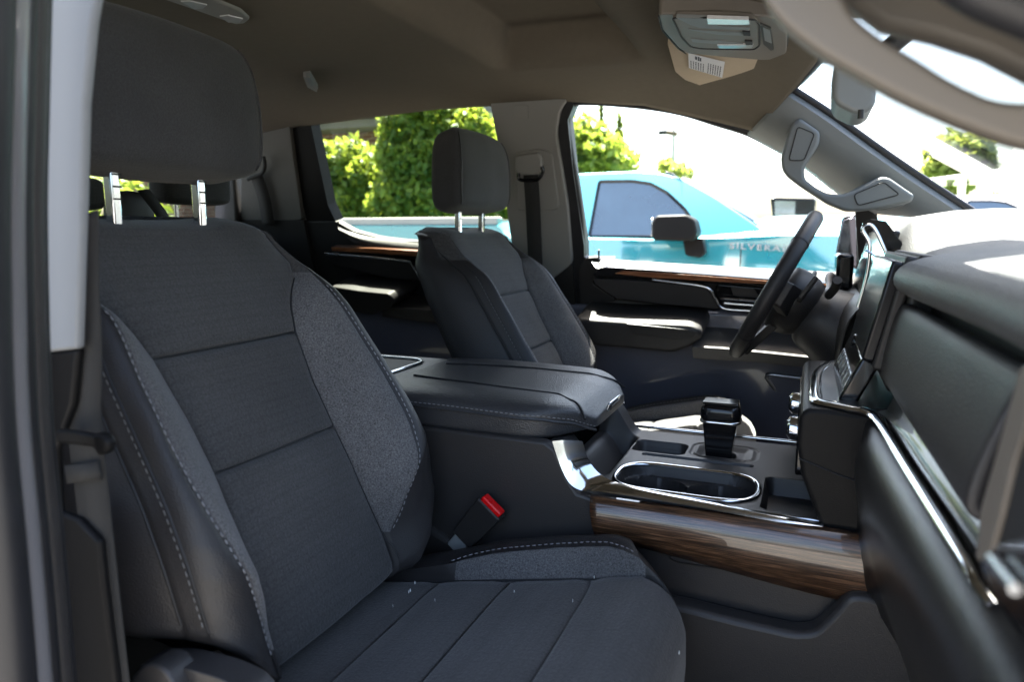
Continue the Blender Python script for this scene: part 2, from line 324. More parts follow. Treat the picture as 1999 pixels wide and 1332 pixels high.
# ================================================================== SEAT
def seat(cy, label, group):
    root = empty('front_seat', (-.45, cy, .85), label, 'seat', group)
    zt = [1.05,1.09,1.13,1.17,1.21,1.25,1.30,1.365,1.40,1.42,1.437,1.46,1.52]
    xc = [-.495,-.512,-.528,-.545,-.562,-.582,-.610,-.643,-.660,-.671,-.682,-.697,-.742]
    wi = [.120,.118,.113,.110,.107,.106,.108,.117,.130,.146,.168,.178,.168]
    ws = [.122,.123,.142,.174,.184,.186,.186,.180,.175,.172,.176,.184,.174]
    of = [.055,.062,.068,.070,.070,.069,.066,.056,.050,.044,.030,.010,.0]
    we = [.225,.228,.230,.230,.228,.226,.223,.217,.211,.207,.203,.195,.180]
    wo = [.250,.256,.258,.257,.255,.252,.247,.240,.234,.229,.224,.214,.196]
    I = lambda z, A: lerpt(z, zt, A)
    zs = set()
    z = 1.045
    while z < 1.505: zs.add(round(z, 4)); z += .007
    for c in (1.238, 1.365):
        for d in (-.009,-.005,-.0028,-.0012,0,.0012,.0028,.005,.009): zs.add(round(c+d, 4))
        zs = {q for q in zs if not (abs(q-c) < .009 and round(q-c,4) not in (-.009,-.005,-.0028,-.0012,0,.0012,.0028,.005,.009))}
    zs = sorted(zs)
    wsn = [.140,.146,.160,.172,.180,.184,.185,.180,.175,.172,.176,.184,.174]
    rows = []; idx = []
    # columns of the half section: (y, forward offset, zone of the face that follows)
    def half(z, near=False):
        a, b, o, e, q = I(z, wi), I(z, wsn if near else ws), I(z, of), I(z, we), I(z, wo)
        e -= .020 if near else .006
        b = min(b, e-.008); a = min(a, b-.004); q = e+.009
        C = []
        puff = .004
        gz = sum(math.exp(-((z-c)/.0022)**2) for c in (1.238, 1.365))
        gp = sum(math.exp(-((z-c)/.012)**2) for c in (1.238, 1.365))
        for t in (0,.15,.3,.45,.6,.75,.88,.96):
            C.append((a*t, puff*(1-t**4)-.0035*gp*.6-gz*.008, 0))
        C += [(a-.002, -.002-gz*.003, 0), (a, -.0075, 1)]
        ob = o*.93*min(1, (max(0,b-a)/.055)**.8) if z < 1.3 else o*.93
        for t in (.04,.12,.25,.4,.55,.7,.82,.92,.98):
            s = math.sin(t*math.pi/2)**1.15
            C.append((a+(b-a)*t, ob*s+.001, 1))
        C += [(b, ob-.0012, 2), (b+.0025, ob+.0005, 2)]
        for t in (.25,.5,.75,.95):
            C.append((b+(e-b)*t, ob+(o*.95-ob)*math.sin(t*math.pi/2)+o*.08*math.sin(t*math.pi)-.012*t**3, 2))
        C += [(e, o*.95-.0165, 2), (e+.0015, o*.95-.021, 2), (e+.003, o*.95-.0185, 2)]
        for t in (.35,.7): C.append((e+.003+.005*t, o*.95-.0185-.020*t, 2))
        C += [(q, o*.95-.0395, 2), (q-.0012, o*.95-.042, 2), (q+.001, o*.95-.045, 2)]
        tb = 1-.5*sst(1.42,1.52,z)
        for t in (.15,.35,.6,.8,1): C.append((q+.020*math.sin(t*2.4), o*.95*(1-t)-(.045+.061*t)*tb, 2))
        back = -.106*tb; q += .010
        C += [(q-.006, back-.006, 2), (q-.02, back-.012, 2), (q*.6, back-.016, 2), (q*.3, back-.017, 2), (0, back-.017, 2)]
        return C
    def ring(z, sh=1, dz=0, dxs=1.0, xmid=None):
        C = half(z); CN = half(z, True); x0 = I(z, xc); pts = []; zn = []
        L = [(-y, d, k) for y, d, k in CN[1:]][::-1]      # from back centre (near side) to the front
        full = L + C[:-1]
        zone = []
        for n_, (y, d, k) in enumerate(full):
            top = z > 1.437
            yy = y*sh; dd = d if dxs == 1 else (d+.075)*dxs-.075
            Z = z+dz; zb_ = 1.03+.085*sst(.13,.22,abs(y))
            if Z < 1.30: Z = zb_+(Z-1.015)*(1.30-zb_)/(1.30-1.015)
            X = (I(Z, xc) if z < 1.30 else x0)+dd
            # saddle in the top edge
            Z += (.010*(1-math.exp(-(yy/.11)**4)) - .004 - .024*sst(.12,.205,abs(y)))*sst(1.44, 1.52, z)
            if dd > -.05:
                X += .0022*noise.noise(Vector((y*9+cy, z*9, 3.1)))+.0009*noise.noise(Vector((y*40, z*34, 1.7+cy)))
            pts.append(Vector((X, cy+yy, Z)))
        # zones per face between n_ and n_+1
        M = len(L)
        for j in range(len(full)):
            if j < M: k = [q[2] for q in C][::-1][j+0] if False else C[M-1-j][2]
            else: k = C[j-M][2]
            if z > 1.437 and k == 1: k = 0
            if k == 1 and z < (1.085 if j >= M else 1.06): k = 2
            if z > 1.45 and k == 2 and abs(full[j][0]) < I(z, we): k = 0
            zone.append(k)
        return pts, zone
    Z0 = zs[0]
    for q, s, d in ((Z0, .90, -.030), (Z0, .96, -.024), (Z0, .99, -.012)):
        p, zn = ring(q, s, d, .6 if s < .93 else (.85 if s < .98 else .97)); rows.append(p); idx += zn
    for q in zs: p, zn = ring(q); rows.append(p); idx += zn
    for a in (15, 30, 45, 60, 75, 88):
        t = math.sin(R(a)); c = math.cos(R(a))
        p, zn = ring(zs[-1], .93+.07*c, .020*t, max(.05, c)); 
        rows.append(p); idx += zn
    nc = len(rows[0])
    # roof cap
    V = [p for r in rows for p in r]; F = []
    mi = []
    for i in range(len(rows)-1):
        for j in range(nc):
            F.append([i*nc+j, i*nc+(j+1) % nc, (i+1)*nc+(j+1) % nc, (i+1)*nc+j]); mi.append(idx[i*nc+j])
    F.append([(len(rows)-1)*nc+j for j in range(nc)]); mi.append(0)
    F.append([j for j in range(nc)][::-1]); mi.append(2)
    br = mk('backrest', V, F, [M_FAB, M_HEA, M_LEA], root, idx=mi, sharp=60)
    def zmap(z, y):
        zb_ = 1.03+.085*sst(.13,.22,abs(y))
        return zb_+(z-1.015)*(1.30-zb_)/(1.30-1.015) if z < 1.30 else z
    def surf(z, y):
        C = half(z, y < 0); yy = [c[0] for c in C[:-15]]; dd = [c[1] for c in C[:-15]]; Z = zmap(z, y)
        return Vector((I(Z if z < 1.3 else z, xc)+lerpt(abs(y), yy, dd), cy+y, Z))
    for s in (-1, 1):
        zz = np.linspace(1.06 if s < 0 else 1.09, 1.428, 60)
        stitches('stitching', [surf(q, s*(I(q, ws if s > 0 else wsn)+.0045))+Vector((.0012,0,.0004)) for q in zz], br)
        stitches('stitching', [surf(q, s*(I(q, we)-(.020 if s < 0 else .006)))+Vector((-.0025,s*.0052,.0004)) for q in np.linspace(1.06,1.42,50)], br, r=.0006, m=M_THR2)
        tube('seam', [surf(q, s*I(q, wi))+Vector((.0052,0,0)) for q in np.linspace(1.05,1.436,60)], .0014, M_DARK, br, n=6)
        tube('seam', [surf(q, s*(I(q, we)-(.020 if s < 0 else .006)))+Vector((-.003,s*.001,0)) for q in np.linspace(1.05,1.44,60)], .0016, M_DARK, br, n=6)
        tube('seam', [surf(q, s*(I(q, we)-(.020 if s < 0 else .006)))+Vector((-.0245,s*.0095,0)) for q in np.linspace(1.06,1.46,50)], .0015, M_DARK, br, n=6)
    for c in (1.238, 1.365):
        tube('seam', [surf(c, y)+Vector((.0022,0,0)) for y in np.linspace(-I(c,wi)+.001, I(c,wi)-.001, 30)], .0013, M_DARK, br, n=6)
    # ---- headrest
    hr = empty_part('headrest', root)
    H = []; hz = 0 if cy < 0 else 0
    zb, ztp = 1.566, 1.752
    nrow = 26
    for i in range(nrow+1):
        t = i/nrow; 
        # superellipse rounding at top and bottom
        zc = zb+(ztp-zb)*t
        e = abs(2*t-1); 
        rr = (1-e**(6.5 if t < .5 else 4.6))**(1/2.4) if e < 1 else 0
        hw = (.158-.026*max(0, (t-.4))**1.2 - .004*(1-t))*(.66+.34*rr)
        xf = -.700 - .035*max(0, t-.5)**1.5 - .012*(1-rr); xb = -.792 + .010*(1-rr)
        xm, xd = (xf+xb)/2, (xf-xb)/2*(.35+.65*rr)
        ringp = []
        for k in range(56):
            a = 2*math.pi*k/56; ca, sa = math.cos(a), math.sin(a)
            n_ = 5.5
            r_ = (abs(ca)**n_+abs(sa)**n_)**(-1/n_)
            taper = 1-.13*(.5-.5*ca*r_)
            ringp.append(Vector((xm+xd*ca*r_ + .004*ca*(1-abs(sa)), cy+hw*sa*r_*taper, zc + .006*ca)))
        H.append(ringp)
    V = [p for r in H for p in r]; nc = 56; F = []
    for i in range(nrow):
        for j in range(nc): F.append([i*nc+j, i*nc+(j+1) % nc, (i+1)*nc+(j+1) % nc, (i+1)*nc+j])
    F.append(list(range(nc))[::-1]); F.append([nrow*nc+j for j in range(nc)])
    hm = mk('headrest', V, F, [M_FABP], root, sharp=80, subsurf=1)
    for s in (-1, 1):
        kk = 7 if s > 0 else 49
        seam = [H[i][kk]+Vector((.0006, s*.0012, 0)) for i in range(2, nrow-1)]
        tube('seam', seam, .0013, M_LEA, hm, n=6)
        stitches('stitching', [p+Vector((-.004, s*.0004, 0)) for p in [H[i][kk+ (1 if s>0 else -1)] for i in range(2, nrow-1)]], hm, r=.0006, m=MATS['thread_dark'])
    for s in (-1, 1):
        po = box('headrest_post', (-.757, cy+s*.064-.0065, 1.49), (-.743, cy+s*.064+.0065, 1.60), M_CHR, hm, bevel=.003)
        for q in (1.538, 1.552, 1.566): box('notch', (-.7426, cy+s*.064-.005, q), (-.7418, cy+s*.064+.007, q+.002), M_DARK, hm, bevel=0)
    # ---- cushion
    Xs = list(np.arange(-.56, -.155, .012)) ; 
    cz = lambda x: lerpt(x, [-.56,-.49,-.36,-.22,-.155], [1.000,1.012,1.040,1.069,1.083])
    path = [(x, cz(x), 0.0, 0) for x in Xs]
    # round nose
    for a in range(0, 96, 8):
        path.append((-.155+.050*math.sin(R(a)), 1.083-.050*(1-math.cos(R(a))), a/90., 1))
    path += [(-.104, 1.00, 1.1, 1), (-.106, .96, 1.2, 1), (-.112, .93, 1.2, 1), (-.13, .915, 1.2, 1)]
    seamX = (-.452, -.345, -.228)
    path2 = []
    for x, z, nose, k in path:
        path2.append((x, z, nose, k))
    extra = []
    for sx in seamX:
        for d in (-.008,-.004,-.002,0,.002,.004,.008): extra.append((sx+d, cz(sx+d), 0., 0))
    path2 = [p for p in path2 if p[3] or all(abs(p[0]-sx) > .0085 for sx in seamX)]+extra
    path2 = sorted([p for p in path2 if not p[3]])+[p for p in path2 if p[3]]
    rows = []; zones = []
    CI = .160
    def bol(x):   # height of the side bolster above the insert
        return lerpt(x, [-.56,-.49,-.38,-.30,-.24,-.205,-.18,-.165,-.15,-.12], [.012,.020,.033,.035,.034,.031,.027,.0235,.019,.010])
    def cws(x): return lerpt(x, [-.46,-.437,-.41,-.36,-.28,-.20,-.17,-.155,-.15], [.162,.164,.178,.187,.193,.191,.180,.166,.162])
    for x, z, nose, k in path2:
        C = []
        gz = sum(math.exp(-((x-c)/.0020)**2) for c in seamX); gp = sum(math.exp(-((x-c)/.012)**2) for c in seamX)
        bh = bol(x)*(1-min(1, nose)); st = cws(x)
        for t in (0,.2,.4,.6,.75,.88,.96): C.append((CI*t, (.004*(1-t**4)-.003*gp-.005*gz)*(1 if nose < .6 else .3), 0))
        C.append((CI-.002, -.004, 0)); C.append((CI, -.007, 1))
        for t in (.1,.3,.5,.7,.9): C.append((CI+(st-CI)*t, bh*.86*math.sin(t*math.pi/2), 1))
        C.append((st, bh*.86-.001, 2)); hi = .232
        for t in (.3,.6,.85): C.append((st+(hi-st)*t, bh*(.86+.26*math.sin(t*2.2)) - .010*t*t, 2))
        C.append((hi, bh*.9-.014, 2))
        for q, dz in ((.242,-.026),(.249,-.045),(.252,-.07),(.250,-.10),(.240,-.125)): C.append((q, bh*.8+dz, 2))
        row = []; zn = []
        L = [(-a, b, c) for a, b, c in C[1:]][::-1]; full = L+C
        for y, d, kz in full:
            s = sst(.10, .26, abs(y))
            xx = x-.055*s*sst(-.30, -.12, x)
            zz_ = z+d-(.006*s if nose else 0)
            if nose > 0: zz_ = max(zz_, .905) if True else zz_
            if nose < .5: zz_ += .0020*noise.noise(Vector((x*10, y*10, cy)))+.0008*noise.noise(Vector((x*38, y*38, 2.)))
            row.append(Vector((xx, cy+y, zz_)))
        M = len(L)
        for j in range(len(full)-1):
            kz = C[M-1-j][2] if j < M else C[j-M][2]
            if kz == 1 and (x < -.437 or x > -.155 or nose): kz = 2
            if kz == 0 and nose > .8: kz = 0
            zn.append(kz)
        rows.append(row); zones += zn
    zones = zones[:(len(rows)-1)*(len(rows[0])-1)]
    cu = grid('cushion', rows, [M_FAB, M_HEA, M_LEA], root, idx=zones, sharp=70)
    for s in (-1, 1):
        pp = []
        for x in np.linspace(-.437, -.157, 50):
            st = cws(x); y = st+.004
            pp.append(Vector((x-.055*sst(.10,.26,y)*sst(-.30,-.12,x), cy+s*y, cz(x)+bol(x)*.90+.0014)))
        stitches('stitching', pp, cu)
        tube('seam', [Vector((x, cy+s*CI, cz(x)-.0020)) for x in np.linspace(-.50,-.16,40)], .0015, M_DARK, cu, n=6)
    for sx in seamX:
        tube('seam', [Vector((sx, cy+y, cz(sx)+.004*(1-(abs(y)/CI)**4)-.0055)) for y in np.linspace(-.157,.157,24)], .0012, M_DARK, cu, n=6)
    # ---- lower shell
    sh = box('seat_base', (-.60, cy-.235, .86), (-.14, cy+.235, .955), M_PLA, root, bevel=.02)
    for s in (-1, 1):
        prof = fillet([(-.64, cy+s*.255, .88), (-.66, cy+s*.255, 1.03), (-.58, cy+s*.255, 1.075), (-.46, cy+s*.255, 1.025), (-.17, cy+s*.255, .965), (-.16, cy+s*.255, .90)], .03)
        prism('side_shield', prof, (0, s*.03, 0), M_PLA, root, bevel=.01)
    if cy < 0:
        prism('recliner_cover', fillet([at_y(a, b, -.70) for a, b in [(240,1420),(252,1325),(285,1295),(320,1305),(345,1350),(360,1420)]], .012), (0,.03,0), M_PLG, root, bevel=.010)
        prism('hinge_cover', fillet([at_y(a, b, -.685) for a, b in [(262,1300),(330,1298),(420,1322),(480,1350),(520,1420),(360,1440),(320,1330)]], .012), (0,.03,0), M_PLG, root, bevel=.010)
    return root
mat('thread_dark', (.10,.10,.11), .8, noise_scale=200)
def empty_part(n, r): return None
ps = seat(-.45, 'large black fabric front seat nearest the camera, with raised headrest', 'front bucket seats')
ds = copy_tree(ps); ds.location = (-.455, .45, .842)
ds['label'] = 'farther front seat of black fabric behind the steering wheel, partly hidden by the padded armrest'
for ch in ds.children:
    if ch.name.startswith('headrest'): ch.location.z -= .012
    if ch.name.startswith('cushion'): ch.location = (ch.location.x+.022, 0, .010)

# lint specks on the near cushion (part of its surface wear)
pp = []
for px, py, r_ in ((810,1138,.0011),(801,1153,.0014),(798,1156,.0009),(1128,1224,.0016),(1132,1221,.0009),(849,1172,.0006),(1004,1155,.0006),(1118,1173,.0006),(767,1183,.0005),(1160,1127,.0008),(1326,1275,.0008)):
    c0 = at_z(px, py, 1.050 if px < 900 else 1.072); pp.append(tube_data([c0-Vector((0,0,.002)), c0, c0+Vector((0,0,.0018))], [r_*.5, r_*.65, r_*.2], 6))

lint_ = multi('lint', pp, M_DUST, [c for c in ps.children if c.name.startswith('cushion')][0]); lint_['kind'] = 'stuff'
# ================================================================== CAB SHELL
cab = empty('truck_cab', (0, 0, 0), 'interior shell of the pickup cab with brown headliner, grey pillars, windscreen and dark floor', 'vehicle cab')
# headliner
def rail_z(x): return lerpt(x, [-1.75,-1.5,-1.0,-.614,-.40,-.224,-.13,-.06], [1.80,1.828,1.852,1.848,1.821,1.768,1.738,1.715])
def head_z(x, y):
    rz = rail_z(x); top = lerpt(x, [-1.75,-1.2,-.6,-.2,-.06,.03], [1.865,1.885,1.895,1.89,1.875,1.86])
    e = min(1, abs(y)/.735)
    z = rz+(top-rz)*(1-e**5)
    # raised well over the front seats
    wx = sst(-.70,-.655,x)*(1-sst(-.395,-.345,x)); wy = 1-sst(.455,.50,abs(y))
    z += .080*wx*wy
    # raised pocket above the visor
    z += .006*sst(-.33,-.25,x)*(1-sst(-.12,-.05,x))*(1-sst(.55,.68,abs(y)))
    return z
xs = list(np.arange(-1.75, .031, .0125)); yl = list(np.arange(-.735, .7351, .0125))
rows = []
for x in xs:
    rr = []
    for y in yl:
        xx = x
        if x > -.30:   # the front edge sweeps back towards the pillars
            k = (x+.30)/.33; xx = -.30 + k*(.33 - .17*(abs(y)/.735)**4)
        rr.append(Vector((xx, y, head_z(xx, y))))
    rows.append(rr)
grid('headliner', rows, M_HEAD, cab, solid=.012, solid_off=1, sharp=80, fixn=False)
# outer roof skin
rows = [[Vector((x, y*1.06, 1.995-.075*(abs(y)/.78)**3-.02*((x+.8)/1)**2)) for y in np.linspace(-.78,.78,24)] for x in np.linspace(-1.85,.02,14)]
grid('roof_skin', rows, M_FLANGE, cab, solid=.01)
# driver-side pillars, on the leaning side plane
def sidepart(name, px, off, thick, m, parent, rad=.01, bevel=.004):
    return prism(name, fillet(ss(px, off), rad), SN*thick, m, parent, bevel=bevel)
sidepart('window_header', [(560,175),(560,228),(700,214),(955,200),(1060,205),(1112,196),(1250,200),(1330,212),(1400,232),(1470,262),(1500,262),(1520,200),(1400,160),(1200,140),(900,140)], -.045, .06, M_HEAD, cab, .002)
bp_ = sidepart('centre_pillar_trim', [(955,195),(975,300),(990,420),(1010,560),(1060,560),(1117,516),(1108,400),(1085,260),(1092,215),(1110,190)], .012, .06, M_TRIM, cab, .02, .012)
sidepart('centre_pillar_lower', [(1000,512),(1117,517),(1126,640),(1130,900),(980,900)], .010, .07, M_PLA, cab, .004, .006)
sidepart('belt_guide_cover', [(1003,298),(1052,290),(1078,300),(1092,405),(1080,412),(1010,412)], .018, .012, M_TRIM, bp_, .012, .004)
sidepart('trim_cap', [(1001,205),(1030,205),(1032,232),(1003,232)], .0145, .005, M_TRIM, bp_, .004, .001)
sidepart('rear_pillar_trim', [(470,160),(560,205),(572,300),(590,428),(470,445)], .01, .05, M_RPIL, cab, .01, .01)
sidepart('rear_pillar_lower', [(440,428),(592,430),(620,560),(640,900),(400,900)], .012, .06, M_PLA, cab, .004, .006)
# windscreen pillar of the driver side: broad sheet from roof corner to dash corner
pillar_in = [(1460,259),(1530,297),(1578,327),(1645,378),(1712,416)]
pillar_out = [(1530,183),(1606,232),(1700,300),(1790,362),(1884,424)]
a_ = spline([at_y(px, py, y) for (px, py), y in zip(pillar_in, (.735,.74,.75,.77,.78))], 6)
b_ = spline([at_y(px, py, y) for (px, py), y in zip(pillar_out, (.655,.665,.68,.70,.72))], 6)
rows = []
for p, q in zip(a_, b_):
    rr = []
    for t in np.linspace(0, 1, 9):
        c0 = p.lerp(q, t); c0 += Vector((0, -.018, -.006))*math.sin(t*math.pi); rr.append(c0)
    rr.insert(0, p+Vector((-.004, .05, 0))); rr.append(q+Vector((.012, .02, .012))); rr.append(q+Vector((.008, .05, .02)))
    rows.append(rr)
grid('windscreen_pillar_trim', rows, M_APIL, cab, sharp=60, solid=.004)
tube('windscreen_seal', [q+Vector((.016,.018,.012)) for q in b_], .009, M_SEAL, cab, n=8)
ob = grid('windscreen_pillar_trim', [[Vector((v.x, -v.y, v.z)) for v in r] for r in rows], M_APIL, cab, sharp=60, solid=.004)
# header strip joining the two windscreen pillars, black band of the glass
hd = [Vector((.035-.10*(abs(y)/.66)**3, y, 1.868-.045*(abs(y)/.66)**3)) for y in np.linspace(-.66,.66,25)]
tube('windscreen_header_band', hd, .016, M_SEAL, cab, n=8)
# windscreen
rows = []
for y in np.linspace(-.70,.70,15):
    k = (abs(y)/.70)**3
    rows.append([Vector((.05-.10*k, y, 1.885-.05*k)).lerp(Vector((.78-.20*k, y*1.08, 1.46)), t) for t in np.linspace(0,1,8)])
grid('windscreen', rows, M_GLASS, cab)
# door frames (dark) and window glass of the driver side
fd = empty('front_door', (-.2, .85, 1.1), 'driver door panel with red wood strip, sunlit armrest and window above the teal truck', 'car door')
rd = empty('rear_door', (-1.1, .85, 1.1), 'dark rear door panel with wood strip and sunlit ledge, seen between the front seats', 'car door')
tube('window_frame', spline(ss([(1140,620),(1140,560),(1132,420),(1112,290),(1106,235),(1118,203),(1150,197),(1250,204),(1330,217),(1400,238),(1463,258),(1530,291),(1578,320),(1645,369),(1712,408)], -.02), 5), .011, M_SEAL, fd, n=8)
sidepart('window_frame', [(1085,280),(1090,215),(1112,192),(1120,206),(1108,235),(1118,330),(1140,480),(1142,640),(1122,640),(1110,420)], -.004, .05, M_SEAL, fd, .004, .004)
sidepart('window_frame', [(555,250),(575,222),(640,214),(800,205),(940,198),(962,210),(950,204),(800,212),(640,222),(605,232),(608,250),(640,400),(655,432),(600,436)], -.004, .045, M_STK, rd, .003, .003)
mk('window_glass', ss([(1100,190),(1142,515),(1660,535),(1660,420),(1480,280),(1300,190)], -.05), [[0,1,2,3,4,5]], M_GLASS, fd, smooth=False)
mk('window_glass', ss([(560,200),(640,450),(880,500),(1000,500),(985,190)], -.05), [[0,1,2,3,4]], M_RGLASS, rd, smooth=False)
# ---- door panel of the driver side
sidepart('door_skin', [(1122,500),(1142,500),(1150,517),(1300,530),(1500,545),(1700,555),(1720,1000),(1100,1000)], -.005, .03, M_PLG, fd, .01, .006)
# belt ledge: catches the sun
L = []
for (ax, ay), (bx, by) in (((1142,497),(1165,526)),((1230,504),(1240,533)),((1350,511),(1360,541)),((1500,519),(1500,552)),((1640,525),(1640,564)),((1700,530),(1700,572))):
    a, b = at_side(ax, ay, -.03), at_side(bx, by, .045)
    L.append([a+Vector((0,.01,-.03)), a, a.lerp(b,.4)+Vector((0,0,.002)), a.lerp(b,.8)+Vector((0,0,.0015)), b, b+Vector((0,.012,-.012)), b+Vector((0,.03,-.05))])
grid('belt_ledge', L, M_PLG, fd, sharp=60, subsurf=1)
sidepart('mirror_corner_trim', [(1669,405),(1712,412),(1716,470),(1700,560),(1678,545)], -.01, .03, M_PLA, fd, .003, .003)
tube('lock_pin', [at_side(1169,503,.0), at_side(1169,488,.0)], .0028, M_PLA, fd)
zp = lambda L: [(1100+x/3.224, 430+y/3.224) for x, y in L]
sidepart('door_pad_upper', zp([(140,240),(215,230),(262,300),(190,345),(185,400),(330,495),(350,620),(105,620),(95,300)]), .005, .02, M_PLG, fd, .01, .006)
s_ = sidepart('trim_bezel', zp([(183,348),(215,308),(270,292),(700,325),(1300,372),(1700,400),(1700,450),(1290,412),(960,405),(560,370),(300,352)]), .052, .03, M_GLB, fd, .003, .003)
sidepart('wood_inlay', zp([(322,336),(375,318),(800,345),(1290,383),(1700,410),(1700,428),(1285,403),(940,386),(560,362)]), .0555, .01, M_WOODR, s_, .003, .002)
sidepart('soft_pad', zp([(178,366),(500,385),(898,428),(980,553),(960,560),(640,530),(330,492),(215,415)]), .055, .05, M_PLG, fd, .012, .012)
tube('chrome_trim', spline(ss(zp([(560,374),(700,392),(900,423),(955,490),(1005,555),(1190,572),(1400,588)]), .058), 5), .0035, M_CHR, fd, n=8)
sidepart('handle_bezel', zp([(960,402),(1300,430),(1330,560),(1010,545),(950,470)]), .044, .02, M_GLB, fd, .01, .005)
sidepart('handle_recess', zp([(1048,420),(1200,432),(1238,492),(1072,480)]), .0475, .01, M_PLG, fd, .006, .003)
tube('inner_handle', ss(zp([(990,492),(1100,500),(1330,518)]), .056), .0042, M_SAT, fd, n=8, rz=.003)
tube('inner_handle', ss(zp([(1012,522),(1100,530),(1330,545)]), .058), .0034, M_CHR, fd, n=8)
sidepart('door_middle', zp([(330,500),(960,565),(1400,600),(1600,780),(1540,860),(900,800),(860,680),(790,660),(110,615),(110,560)]), .010, .03, M_PLD, fd, .02, .012)
sidepart('armrest', zp([(60,622),(400,645),(790,663),(862,690),(876,742),(800,800),(690,838),(170,792),(60,770)]), .165, .16, M_PLG, fd, .012, .014)
sidepart('armrest_pad', zp([(386,652),(790,690),(828,718),(815,742),(690,752),(440,715)]), .168, .14, M_LEA, fd, .006, .004)
sidepart('map_pocket', zp([(806,795),(1000,808),(1300,838),(1700,880),(1700,960),(1540,930),(1200,895),(815,872)]), .175, .17, M_PLD, fd, .006, .008)
sidepart('door_lower', [(1100,690),(1350,715),(1600,745),(1720,760),(1720,1100),(1100,1100)], .05, .05, M_PLD, fd, .01, .012)
tube('speaker_trim', ss(zp([(1640,1012),(1500,995),(1310,972),(1280,975),(1275,990),(1340,1080),(1420,1200),(1500,1290)]), .06), .005, M_SAT, fd, n=8)
sidepart('speaker_cover', zp([(1640,1020),(1320,985),(1290,990),(1500,1290),(1700,1290)]), .055, .02, M_DARK, fd, .01, .003)
# ---- rear door
sidepart('door_skin', [(592,432),(655,432),(690,452),(760,470),(1000,480),(1000,1000),(560,1000)], .0, .03, M_PLA, rd, .01, .006)
L = []
for (ax, ay), (bx, by) in (((658,436),(660,446)),((690,445),(700,474)),((760,458),(770,484)),((830,464),(830,490)),((1000,472),(1000,498))):
    a, b = at_side(ax, ay, -.03), at_side(bx, by, .035)
    L.append([a+Vector((0,.01,-.03)), a, a.lerp(b,.5), b, b+Vector((0,.02,-.02))])
grid('belt_ledge', L, M_PLG, rd, sharp=60, subsurf=1)
tube('lock_pin', [at_side(661,440,.0), at_side(660,432,.0)], .0028, M_PLA, rd)
zr = lambda L: [(500+x/2.663, 150+y/2.663) for x, y in L]
sidepart('wood_inlay', zr([(390,885),(600,892),(860,908),(860,935),(600,915),(395,905)]), .045, .03, M_WOODR, rd, .002, .002)
sidepart('soft_pad', zr([(355,925),(800,965),(870,1050),(850,1060),(700,1050),(400,980)]), .05, .04, M_PLA, rd, .01, .008)
tube('chrome_trim', ss(zr([(358,918),(600,938),(800,960),(850,1045),(900,1050)]), .055), .003, M_SAT, rd, n=8)
sidepart('armrest', zr([(380,1090),(540,1115),(690,1130),(720,1160),(700,1200),(600,1240),(380,1200)]), .16, .15, M_PLA, rd, .01, .012)
sidepart('map_pocket', zr([(655,1195),(800,1205),(1000,1220),(1000,1290),(655,1250)]), .13, .12, M_PLG, rd, .004, .006)
# bolster floor, bulkhead, near sill
mk('cab_floor', [(-1.9,-.80,.80),(.9,-.80,.80),(.9,.85,.80),(-1.9,.85,.80)], [[0,1,2,3]], M_CARP, cab, smooth=False, solid=.03)
box('door_sill', (-1.8,-.86,.70), (.6,-.79,.83), M_PLA, cab, bevel=.015)
box('door_sill', (-1.8,.83,.55), (.6,.90,1.30), M_TEAL if False else M_FLANGE, cab, bevel=.015)
box('firewall', (.62,-.80,.6), (.66,.85,1.42), M_DARK, cab, bevel=.01)
box('rear_bulkhead', (-1.86,-.80,.7), (-1.80,.82,1.52), M_PLA, cab, bevel=.01)
box('rear_header', (-1.86,-.74,1.80), (-1.74,.74,1.90), M_HEAD, cab, bevel=.01)
box('rear_window_pillar', (-1.86,.76,1.45), (-1.76,.80,1.88), M_PLA, cab, bevel=.01)
box('rear_window_pillar', (-1.86,-.80,1.45), (-1.76,-.74,1.88), M_TRIM, cab, bevel=.01)
mk('rear_glass', [(-1.84,-.74,1.5),(-1.84,.74,1.5),(-1.80,.74,1.82),(-1.80,-.74,1.82)], [[0,1,2,3]], M_RGLASS, cab, smooth=False)
# unseen near rear door behind the pillar, glass tint added to darken the rear cab
box('near_side_panel', (-1.8,-.84,.7), (-.62,-.78,1.42), M_PLA, cab, bevel=.01)
mk('near_shade_glass', [(-1.75,-.82,1.42),(-.66,-.82,1.42),(-.66,-.75,1.82),(-1.75,-.75,1.82)], [[0,1,2,3]], glassmat('shade_glass', (.12,.13,.12), .8), cab, smooth=False)
box('near_pillar_core', (-.72,-.80,.8), (-.60,-.74,1.86), M_PLA, cab, bevel=.01)
box('near_side_header', (-1.8,-.78,1.80), (-.62,-.72,1.90), M_HEAD, cab, bevel=.01)
box('cargo_bed', (-3.9,-.86,.7), (-1.9,.90,1.32), M_FLANGE, cab, bevel=.03)  # unseen bed, added to block ground bounce through the rear glass
box('engine_hood', (.80,-.80,.7), (2.1,.84,1.36), M_FLANGE, cab, bevel=.08)
